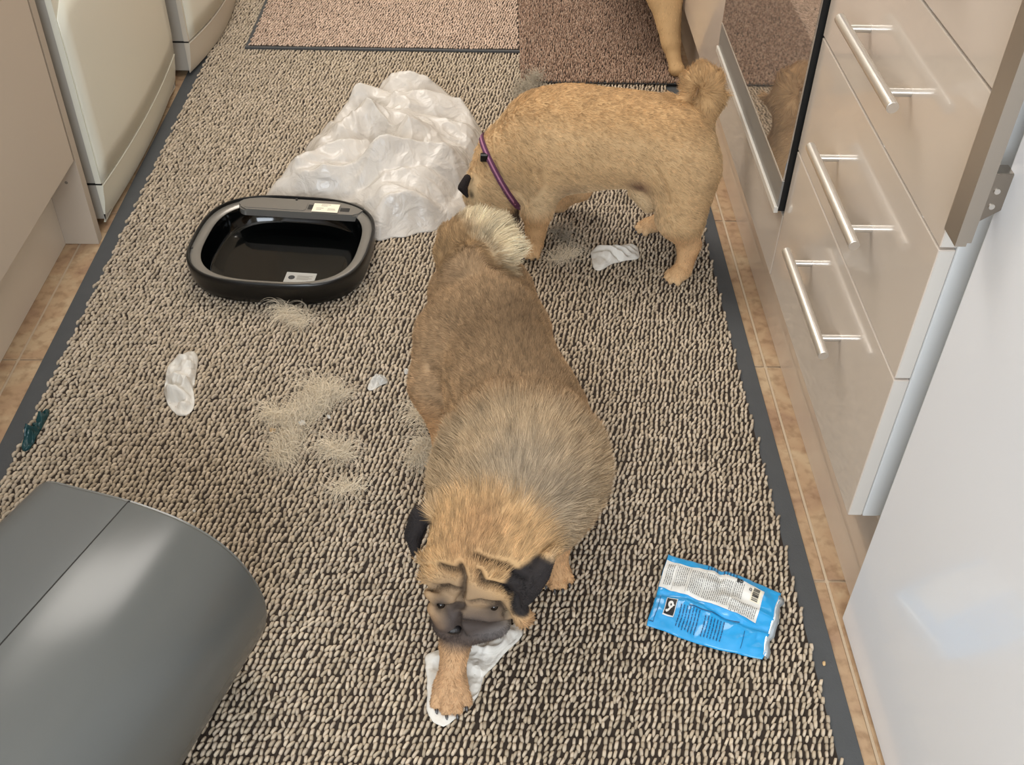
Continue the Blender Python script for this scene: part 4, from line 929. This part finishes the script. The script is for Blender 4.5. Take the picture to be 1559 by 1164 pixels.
# ------------------------------------------------------------------ crumpled sheets
def star_r(outline, c, a):
    best = 0.0004; d = np.array([math.cos(a), math.sin(a)])
    n = len(outline)
    for i in range(n):
        p = outline[i][:2] - c; q = outline[(i + 1) % n][:2] - c; e = q - p
        den = d[0] * e[1] - d[1] * e[0]
        if abs(den) < 1e-12: continue
        t = (p[0] * e[1] - p[1] * e[0]) / den; s = (p[0] * d[1] - p[1] * d[0]) / den
        if t > 0 and -1e-9 <= s <= 1 + 1e-9: best = max(best, t)
    return best
def ridg(x, y, s, seed):
    n1 = noise.noise(Vector((x * s + seed, y * s, seed * 1.7))); return 1 - abs(n1) * 2.2
def crumple(name, outline, h, material, parent=None, nr=26, na=96, fold=0.35, fscale=9.0, fine=0.12, seed=1.0, base=0.008, sharp=2.2, centre=None, warp=0.05, rough_edge=0.03, creases=1.0, valleys=()):
    O = [np.array(p, float) for p in outline]; c = np.mean([p[:2] for p in O], 0) if centre is None else np.array(centre)
    R = float(np.mean([np.linalg.norm(p[:2] - c) for p in O])); s0 = fscale * 0.22 / R
    V = []; Fs = []
    r0_ = [star_r(O, c, 2 * math.pi * i / na) for i in range(na)]; r0_ = [sum(r0_[(i + k) % na] * wk for k, wk in zip(range(-2, 3), (.1, .2, .4, .2, .1))) for i in range(na)]
    rr_ = [r0_[i] * rough_edge * noise.noise(Vector((math.cos(i / na * 6.283) * 9 + seed, math.sin(i / na * 6.283) * 9, seed))) for i in range(na)]
    rq = random.Random(int(seed * 10)); folds_ = [(rq.uniform(0, math.pi), rq.uniform(0.22, 0.55) * R, rq.random() * 9, rq.uniform(0.4, 1)) for _ in range(9)]
    for k in range(nr + 1):
        t = k / nr
        for i in range(na):
            a = 2 * math.pi * i / na; r = r0_[i] * t + rr_[i] * t ** 6; x = c[0] + r * math.cos(a); y = c[1] + r * math.sin(a)
            wx = x + warp * R * noise.noise(Vector((x * s0 * 0.6, y * s0 * 0.6, seed))) * 3; wy = y + warp * R * noise.noise(Vector((x * s0 * 0.6, y * s0 * 0.6, seed + 9))) * 3
            env = (1 - t ** sharp); e2_ = min(1, (1 - t) * 6)
            z = base + h * env * (0.72 + 0.28 * noise.noise(Vector((wx * s0 * 0.35, wy * s0 * 0.35, seed))))
            z += h * fold * (ridg(wx, wy, s0 * 0.7, seed) ** 2 - 0.5) * (0.25 + 0.75 * env) * e2_
            z += h * fine * (ridg(wx, wy, s0 * 2.1, seed + 4) - 0.4) * e2_ + h * fine * 0.45 * (ridg(wx, wy, s0 * 4.6, seed + 8) - 0.4) * e2_
            for fi, (fa, fl_, fo, fw) in enumerate(folds_):
                q_ = (wx * math.cos(fa) + wy * math.sin(fa)) / fl_ + fo + 0.5 * noise.noise(Vector((x * s0 * 0.5, y * s0 * 0.5, seed + fi)))
                mk = max(0.0, noise.noise(Vector((x * s0 * 0.45 + fi * 5, y * s0 * 0.45, seed + fi * 3))) * 2.2 - 0.15)
                z += creases * h * fw * min(1.0, mk) * (abs((q_ % 1) - 0.5) * 2 - 0.5) * e2_ * 0.30
            for (vx, vy, vr, vd) in valleys: z -= vd * math.exp(-((x - vx) ** 2 + (y - vy) ** 2) / vr ** 2)
            z = max(z, base * 0.9 + 0.0005)
            j = 0.06 * R * fold * e2_
            V.append((x + j * noise.noise(Vector((x * s0, y * s0, seed + 20))), y + j * noise.noise(Vector((x * s0, y * s0, seed + 30))), z))
    for k in range(nr):
        for i in range(na):
            j = (i + 1) % na; Fs.append((k * na + i, k * na + j, (k + 1) * na + j, (k + 1) * na + i))
    o = mesh_obj(name, V, Fs, material, parent)
    bm = bmesh.new(); bm.from_mesh(o.data); bmesh.ops.remove_doubles(bm, verts=bm.verts[:], dist=1e-5); bmesh.ops.recalc_face_normals(bm, faces=bm.faces[:])
    if sum(f.normal.z for f in bm.faces) < 0: bmesh.ops.reverse_faces(bm, faces=bm.faces[:])
    bm.to_mesh(o.data); bm.free()
    so = o.modifiers.new('s', 'SOLIDIFY'); so.thickness = 0.0006; so.offset = -1
    return o
bag_out = [at(*p) for p in ((395, 302, 0.02), (430, 262, 0.02), (466, 236, 0.03), (463, 196, 0.05), (505, 166, 0.05), (542, 140, 0.05), (590, 116, 0.05), (632, 106, 0.05), (668, 112, 0.05), (704, 145, 0.04), (730, 182, 0.03), (742, 215, 0.02), (733, 255, 0.01), (728, 300, 0.008), (702, 333, 0.008), (655, 352, 0.008), (605, 362, 0.008), (575, 366, 0.008), (520, 330, 0.008), (450, 318, 0.008))]
cb = at(610, 235, 0.02)
bag = crumple('bin_liner', bag_out, 0.128, M['bag'], None, nr=120, na=330, fold=0.30, fscale=8, fine=0.07, seed=3.3, sharp=3.2, creases=1.5, centre=cb[:2], warp=0.10, rough_edge=0.03,
              valleys=[(at(585, 225, .05)[0], at(585, 225, .05)[1], 0.05, 0.05), (at(560, 170, .05)[0], at(560, 170, .05)[1], 0.03, 0.02)])
tag(bag, 'large crumpled white plastic bin liner spread behind the black lid', 'bag')

def piece(name, label, cat, pts, h, m, seed, z=0.0085, **kw):
    cu_ = np.mean(np.array(pts, float), 0); pts = [tuple(cu_ + (np.array(q) - cu_) * (0.8 if len(pts) < 6 else 1.0)) for q in pts]
    kw.setdefault('creases', 2.6)
    o = crumple(name, [at(u, v, z) for u, v in pts], h, m, None, base=z, seed=seed, **kw); tag(o, label, cat); return o
piece('paper_scrap', 'crumpled cream paper scrap alone on the left of the runner', 'paper', [(292, 532), (303, 540), (298, 575), (294, 592), (297, 618), (288, 632), (270, 634), (257, 618), (249, 598), (251, 585), (254, 560), (266, 545)], 0.028, M['tissue'], 5.1, nr=30, na=90, fold=0.5, fine=0.2, fscale=5)
piece('paper_scrap', 'twisted white paper scrap between the rear dog\'s legs', 'paper', [(899, 383), (905, 378), (930, 378), (960, 370), (972, 376), (974, 394), (955, 396), (930, 402), (912, 414), (903, 408)], 0.022, M['tissue'], 7.1, nr=28, na=80, fold=0.22, fine=0.06, fscale=3, creases=1.6)
piece('paper_sheet', 'creased white paper pinned under the nearest dog\'s front paw', 'paper', [(646, 996), (664, 990), (700, 975), (730, 960), (762, 952), (790, 950), (803, 966), (778, 983), (776, 985), (752, 1014), (736, 1030), (728, 1060), (700, 1085), (678, 1110), (652, 1092), (650, 1075), (650, 1035)], 0.009, M['tissue'], 9.9, nr=40, na=120, fold=0.8, fine=0.35, fscale=6, sharp=6)
piece('foil_scrap', 'small silvery film scrap above the clumps of shed hair', 'litter', [(558, 592), (566, 574), (576, 569), (586, 572), (592, 582), (580, 586), (564, 596)], 0.014, M['foil'], 2.2, nr=14, na=40, fold=0.6, fscale=4)
piece('foil_scrap', 'tiny white film shred left of the nearest dog\'s flank', 'litter', [(613, 564), (622, 560), (624, 568), (616, 572)], 0.008, M['foil'], 4.2, nr=6, na=20)
piece('foil_scrap', 'crinkled white film scrap tucked by the nearest dog\'s hind leg', 'litter', [(652, 668), (660, 655), (668, 662), (668, 676), (656, 678)], 0.014, M['foil'], 6.2, nr=10, na=30)
piece('seed_husk', 'bright white sliver on the largest clump of hair', 'litter', [(450, 645), (458, 641), (470, 640), (466, 646), (454, 649)], 0.008, M['tissue'], 1.2, z=0.016, nr=5, na=18)
piece('seed_husk', 'thin white sliver right of the bright sliver, on the hair', 'litter', [(494, 631), (500, 631), (507, 638), (501, 638)], 0.006, M['tissue'], 1.9, z=0.014, nr=5, na=16)
M['crumb'] = mat('tan_crumb', srgb(212, 178, 130), 0.7); M['teal'] = film('dark_teal_film', srgb(34, 74, 78), 0.02, 0.2, 0.3)
piece('crumb', 'yellow-tan crumb at the left tip of the hair clumps', 'litter', [(408, 653), (416, 651), (425, 655), (418, 659), (409, 658)], 0.007, M['crumb'], 1.4, nr=5, na=16)
piece('crumb', 'pink-tan crumb on the grey rubber border near the fridge', 'litter', [(1251, 1008), (1255, 1002), (1258, 1012), (1254, 1017)], 0.004, M['crumb'], 1.6, z=0.0036, nr=5, na=16)
piece('crumb', 'tiny white crumb just beyond the grey bin', 'litter', [(292, 776), (297, 774), (299, 779), (295, 783)], 0.005, M['tissue'], 2.6, nr=4, na=12)
piece('plastic_strip', 'folded dark teal plastic strip beside the left rubber border', 'litter', [(76, 612), (80, 616), (70, 640), (62, 655), (52, 672), (46, 686), (36, 689), (32, 684), (34, 674), (50, 655), (62, 632)], 0.020, M['teal'], 8.1, nr=24, na=70, fold=0.6, fine=0.25, fscale=5, sharp=3)
for c in bpy.data.objects:
    if c.get('category') == 'bag' or c.get('category') == 'paper': pass

# ------------------------------------------------------------------ blue packet
pk = empty('food_packet'); tag(pk, 'empty bright blue printed food packet with white label', 'packet')
PA, PBb, PC, PD = at(1018, 842, 0.012), at(1190, 901, 0.016), at(1160, 1005, 0.012), at(984, 953, 0.012)
def pkp(u, v, off=0.0):
    p = (PA * (1 - u) + PBb * u) * (1 - v) + (PD * (1 - u) + PC * u) * v
    x = p.copy()
    edge = min(1.0, min(u, 1 - u) * 9, min(v, 1 - v) * 7)
    puff = 0.010 * (max(0, math.sin(math.pi * v)) ** 0.6) * (0.4 + 0.6 * math.sin(math.pi * min(1, max(0, u))) ** 0.5)
    wv = 0.0030 * noise.noise(Vector((u * 5, v * 3, 1.0))) + 0.0030 * (1 - abs(noise.noise(Vector((u * 4 + 3, v * 4.5, 5.0)))) * 3) * edge + 0.001 * noise.noise(Vector((u * 16, v * 12, 2.0)))
    crease = -0.0045 * math.exp(-((u - 0.50 - 0.12 * (v - 0.3)) / 0.035) ** 2) * sstep(0.55, 0.15, np.array(v)) - 0.004 * math.exp(-((v - 0.60 + 0.05 * math.sin(u * 6)) / 0.03) ** 2)
    x[2] += puff + wv * 0.9 + float(crease) + off
    dirv = (PD - PA) / np.linalg.norm(PD - PA)
    x[:2] += dirv[:2] * (0.0035 * math.sin(u * 7 + 1.0) * (1 - 2 * v) * 0.5 + 0.006 * (v - 0.5) * math.sin(math.pi * u) * 0.8)
    x[:2] += (PBb - PA)[:2] / np.linalg.norm(PBb - PA) * (0.004 * noise.noise(Vector((v * 6, 3.0, u))) * (1 if u > 0.9 else 0.3))
    x[2] = max(x[2], 0.0095 + off); return x
def patch(name, u0, u1, v0f, v1f, m, off, nu=40, nv=24, parent=pk, solid=None):
    V = []; Fs = []
    for i in range(nu + 1):
        u = u0 + (u1 - u0) * i / nu; a = v0f(u) if callable(v0f) else v0f; b = v1f(u) if callable(v1f) else v1f
        for j in range(nv + 1): V.append(pkp(u, a + (b - a) * j / nv, off))
    for i in range(nu):
        for j in range(nv): a = i * (nv + 1) + j; Fs.append((a, a + 1, a + nv + 2, a + nv + 1))
    o = mesh_obj(name, V, Fs, m, parent)
    bm = bmesh.new(); bm.from_mesh(o.data)
    if sum(f.normal.z for f in bm.faces) < 0: bmesh.ops.reverse_faces(bm, faces=bm.faces[:])
    bm.to_mesh(o.data); bm.free()
    if solid: so = o.modifiers.new('s', 'SOLIDIFY'); so.thickness = solid; so.offset = -1
    return o
M['blue'] = mat('glossy_sky_blue_film', srgb(38, 158, 222), 0.25, bump=0.3, bump_scale=60, coat=0.3); M['label'] = mat('matt_white_print', srgb(226, 226, 222), 0.4)
M['navy'] = mat('navy_print', srgb(16, 66, 112), 0.5); M['grey_print'] = mat('grey_print', srgb(120, 120, 120), 0.6); M['blk'] = mat('black_print', srgb(22, 24, 28), 0.5); M['silverin'] = mat('silver_film_inside', srgb(206, 220, 230), 0.25, 0.6)
pf = patch('front_film', 0, 1, 0, 1, M['blue'], 0.0, 90, 50, solid=0.0008)
# underside layer, slightly larger at the torn right end
V = []; Fs = []
for i in range(13):
    for j, (du, dz) in enumerate(((0, 0.0), (0.045, -0.004), (0.03, -0.009))):
        v = 0.06 + 0.88 * i / 12; p = pkp(0.985, v); q = (PBb - PA) / np.linalg.norm(PBb - PA)
        jag = 0.006 * noise.noise(Vector((i * 1.3, 2.0, 0))) ; V.append((p[0] + q[0] * (du * 0.17 + (jag if j else 0)), p[1] + q[1] * (du * 0.17), max(0.009, p[2] + dz)))
for i in range(12):
    for j in range(2): a = i * 3 + j; Fs.append((a, a + 1, a + 4, a + 3))
o = mesh_obj('torn_edge', V, Fs, M['silverin'], pk); so = o.modifiers.new('s', 'SOLIDIFY'); so.thickness = 0.0006
lt = lambda u: 0.10 + 0.02 * math.sin(u * 9); lbm = lambda u: 0.50 + 0.10 * u
lab = patch('white_label', 0.004, 0.865, lt, lbm, M['label'], 0.0006, 70, 24)
rp = random.Random(4)
def strip(u, v0, v1, wv, m, parent, off=0.0011, n=None):
    n = n or max(1, int((v1 - v0) / 0.04)); return patch('printed_line', u, u + wv, v0, v1, m, off, 1, n, parent)
def textcol(u0, u1, v0, v1, pitch, m, parent, wv=0.006):
    u = u0; V = []; Fs = []
    while u < u1:
        v = v0
        while v < v1 - 0.01:
            l = rp.uniform(0.012, 0.05); e = min(v + l, v1)
            b = len(V); nn = 2
            for t in range(nn + 1):
                vv = v + (e - v) * t / nn; V.append(pkp(u, vv, 0.0011)); V.append(pkp(u + wv, vv, 0.0011))
            for t in range(nn): Fs.append((b + 2 * t, b + 2 * t + 1, b + 2 * t + 3, b + 2 * t + 2))
            v = e + 0.008
        u += pitch
    return mesh_obj('small_print', V, Fs, m, parent, False)
for (a, b, c, d_) in ((0.035, 0.10, 0.16, 0.46), (0.125, 0.215, 0.15, 0.44), (0.245, 0.345, 0.17, 0.49), (0.375, 0.60, 0.16, 0.52), (0.62, 0.84, 0.40, 0.565), (0.62, 0.69, 0.14, 0.36)):
    textcol(a, b, c, d_, 0.0165, M['grey_print'], lab)
for u in (0.112, 0.228, 0.36, 0.61): strip(u, 0.14, 0.50, 0.003, M['ink_lt'], lab)
bc = patch('barcode_box', 0.765, 0.850, 0.14, 0.335, M['paper'], 0.0011, 4, 6, lab)
vv = 0.15
while vv < 0.32:
    wv = rp.choice((0.004, 0.007, 0.011)); patch('printed_line', 0.775, 0.830, vv, vv + wv, M['ink'], 0.0016, 3, 1, lab); vv += wv + rp.choice((0.006, 0.009))
# small ring symbols on the label
def symbol(uc, vc, ru, rv, m, parent, off, hole=None, n=18):
    V = []; Fs = []
    for i in range(n):
        a = 2 * math.pi * i / n; V.append(pkp(uc + ru * math.cos(a), vc + rv * math.sin(a), off))
        h = hole or 0.0; V.append(pkp(uc + ru * h * math.cos(a), vc + rv * h * math.sin(a), off))
    for i in range(n): j = (i + 1) % n; Fs.append((2 * i, 2 * j, 2 * j + 1, 2 * i + 1))
    return mesh_obj('printed_symbol', V, Fs, m, parent, False)
symbol(0.655, 0.115, 0.020, 0.030, M['ink'], lab, 0.0012, 0.55); symbol(0.655, 0.115, 0.008, 0.012, M['ink'], lab, 0.0014)
symbol(0.750, 0.19, 0.012, 0.022, M['ink'], lab, 0.0014, 0.6)
patch('printed_line', 0.62, 0.640, 0.08, 0.15, M['ink'], 0.0011, 1, 2, lab)
# fair-trade style emblem: black rounded square, white figure swirl
em = empty('emblem'); em.parent = pk
patch('emblem_border', 0.103, 0.197, 0.612, 0.842, M['label'], 0.0010, 8, 10, em); patch('emblem_ground', 0.109, 0.191, 0.625, 0.830, M['blk'], 0.0016, 8, 10, em)
symbol(0.150, 0.700, 0.024, 0.046, M['label'], em, 0.0022); symbol(0.152, 0.705, 0.007, 0.016, M['blk'], em, 0.0028)
V = []; Fs = []
for i in range(15):
    t = i / 14; u = 0.117 + 0.066 * t; vc = 0.790 - 0.085 * t + 0.020 * math.sin(t * 2 * math.pi); wd_ = 0.020 * math.sin(math.pi * min(1, t * 0.9 + 0.1)) + 0.004
    V.append(pkp(u, vc - wd_, 0.0024)); V.append(pkp(u, vc + wd_, 0.0024))
for i in range(14): Fs.append((2 * i, 2 * i + 1, 2 * i + 3, 2 * i + 2))
mesh_obj('emblem_wave', V, Fs, M['label'], em, False)
for a, b, c, d_ in ((0.235, 0.42, 0.66, 0.93), (0.455, 0.64, 0.70, 0.93), (0.36, 0.46, 0.02, 0.085), (0.50, 0.62, 0.01, 0.09)):
    textcol(a, b, c, d_, 0.027, M['navy'], pf, 0.008)
strip(0.045, 0.62, 0.95, 0.004, M['navy'], pf); patch('printed_line', 0.01, 0.045, 0.945, 0.952, M['navy'], 0.0012, 3, 1, pf); patch('printed_line', 0.30, 0.74, 0.640, 0.650, M['navy'], 0.0012, 20, 1, pf); strip(0.80, 0.74, 0.95, 0.004, M['navy'], pf)
# the emblem group must be a mesh part: re-hang its pieces under the front film
for c in list(em.children): c.parent = pf
bpy.data.objects.remove(em)
place_root(pk, (0.25, 0.85, 0.008))

# ------------------------------------------------------------------ clumps of shed hair
rngc = np.random.default_rng(77)
M['shed'] = attr_mat('shed_dog_hair', 0.75)
def clump(label, pts, n, rad, zh, col=(236, 222, 198), ln=0.036):
    n = int(n * 0.62); c = np.array([at(u, v, 0.009) for u, v in pts]); k = rngc.integers(0, len(c) - 1, n) if len(c) > 1 else np.zeros(n, int)
    t = rngc.random((n, 1)); base = c[k] * (1 - t) + c[np.minimum(k + 1, len(c) - 1)] * t
    dr0_ = np.zeros((n, 3)); off = rngc.normal(0, 1, (n, 3)) * np.array([rad, rad, 0]); p = base + off; off[:, :2] *= 0.78; p = base + off - dr0_ * 0.010; p[:, 2] = 0.0085 + rngc.random(n) * zh * np.exp(-(np.linalg.norm(off[:, :2], axis=1) / rad) ** 2 * 0.5)
    dr_ = (c[np.minimum(k + 1, len(c) - 1)] - c[k]); dr_ /= np.linalg.norm(dr_, axis=1)[:, None] + 1e-9
    D = dr_ * 1.1 * rngc.choice([-1, 1], (n, 1)) + rngc.normal(0, 0.6, (n, 3)); D[:, 2] = np.abs(D[:, 2]) * 0.28; D /= np.linalg.norm(D, axis=1)[:, None]
    cc_ = nsrgb(col)[None] * rngc.uniform(0.7, 1.2, (n, 1))
    n = n * 1
    o = hair('hair_clump', p, D, rngc.uniform(0.4, 1.2, n) * ln, np.clip(cc_, 0, 1), M['shed'], None, 10, 0.00034, curl=0.34, rng=rngc, grav=0.25)
    tag(o, label, 'hair clump', 'clumps of shed dog hair', 'stuff'); return o
clump('wispy pale hair clump just below the black lid', [(428, 476), (440, 484), (462, 496)], 900, 0.005, 0.008)
clump('largest tangled hair clump, centre of the litter trail', [(440, 640), (465, 625), (485, 608), (500, 600)], 2600, 0.011, 0.012)
clump('thin hair wisp rising above the largest clump', [(460, 585), (480, 590), (505, 598), (525, 604)], 500, 0.007, 0.006)
clump('hair wisp trailing left of the largest clump', [(408, 632), (425, 640), (445, 640)], 700, 0.006, 0.008)
clump('small hair tuft below the yellow-tan crumb', [(445, 655), (440, 670), (430, 690), (425, 700)], 1300, 0.008, 0.012)
clump('loose hair tuft right of the lower tuft', [(498, 682), (512, 690), (525, 692)], 700, 0.008, 0.007)
clump('faint hair wisp below the other clumps', [(510, 748), (525, 742), (540, 744)], 300, 0.007, 0.004)
clump('dense grey hair tuft against the nearest dog\'s hind leg', [(640, 700), (652, 688), (664, 694)], 1500, 0.008, 0.018)
clump('thin hair tuft above the dense grey tuft', [(632, 632), (645, 636), (655, 645)], 600, 0.007, 0.008)
clump('grey hair tuft sticking out beyond the rear dog\'s shoulder', [(790, 150), (802, 138), (818, 122)], 1200, 0.008, 0.03, (186, 176, 158))
clump('pale hair wisp between the rear dog\'s front feet', [(845, 396), (860, 390), (872, 386)], 420, 0.008, 0.004)
clump('faint hair wisp by the rear dog\'s far front paw', [(846, 350), (858, 360), (866, 372)], 300, 0.008, 0.004, (170, 160, 144))
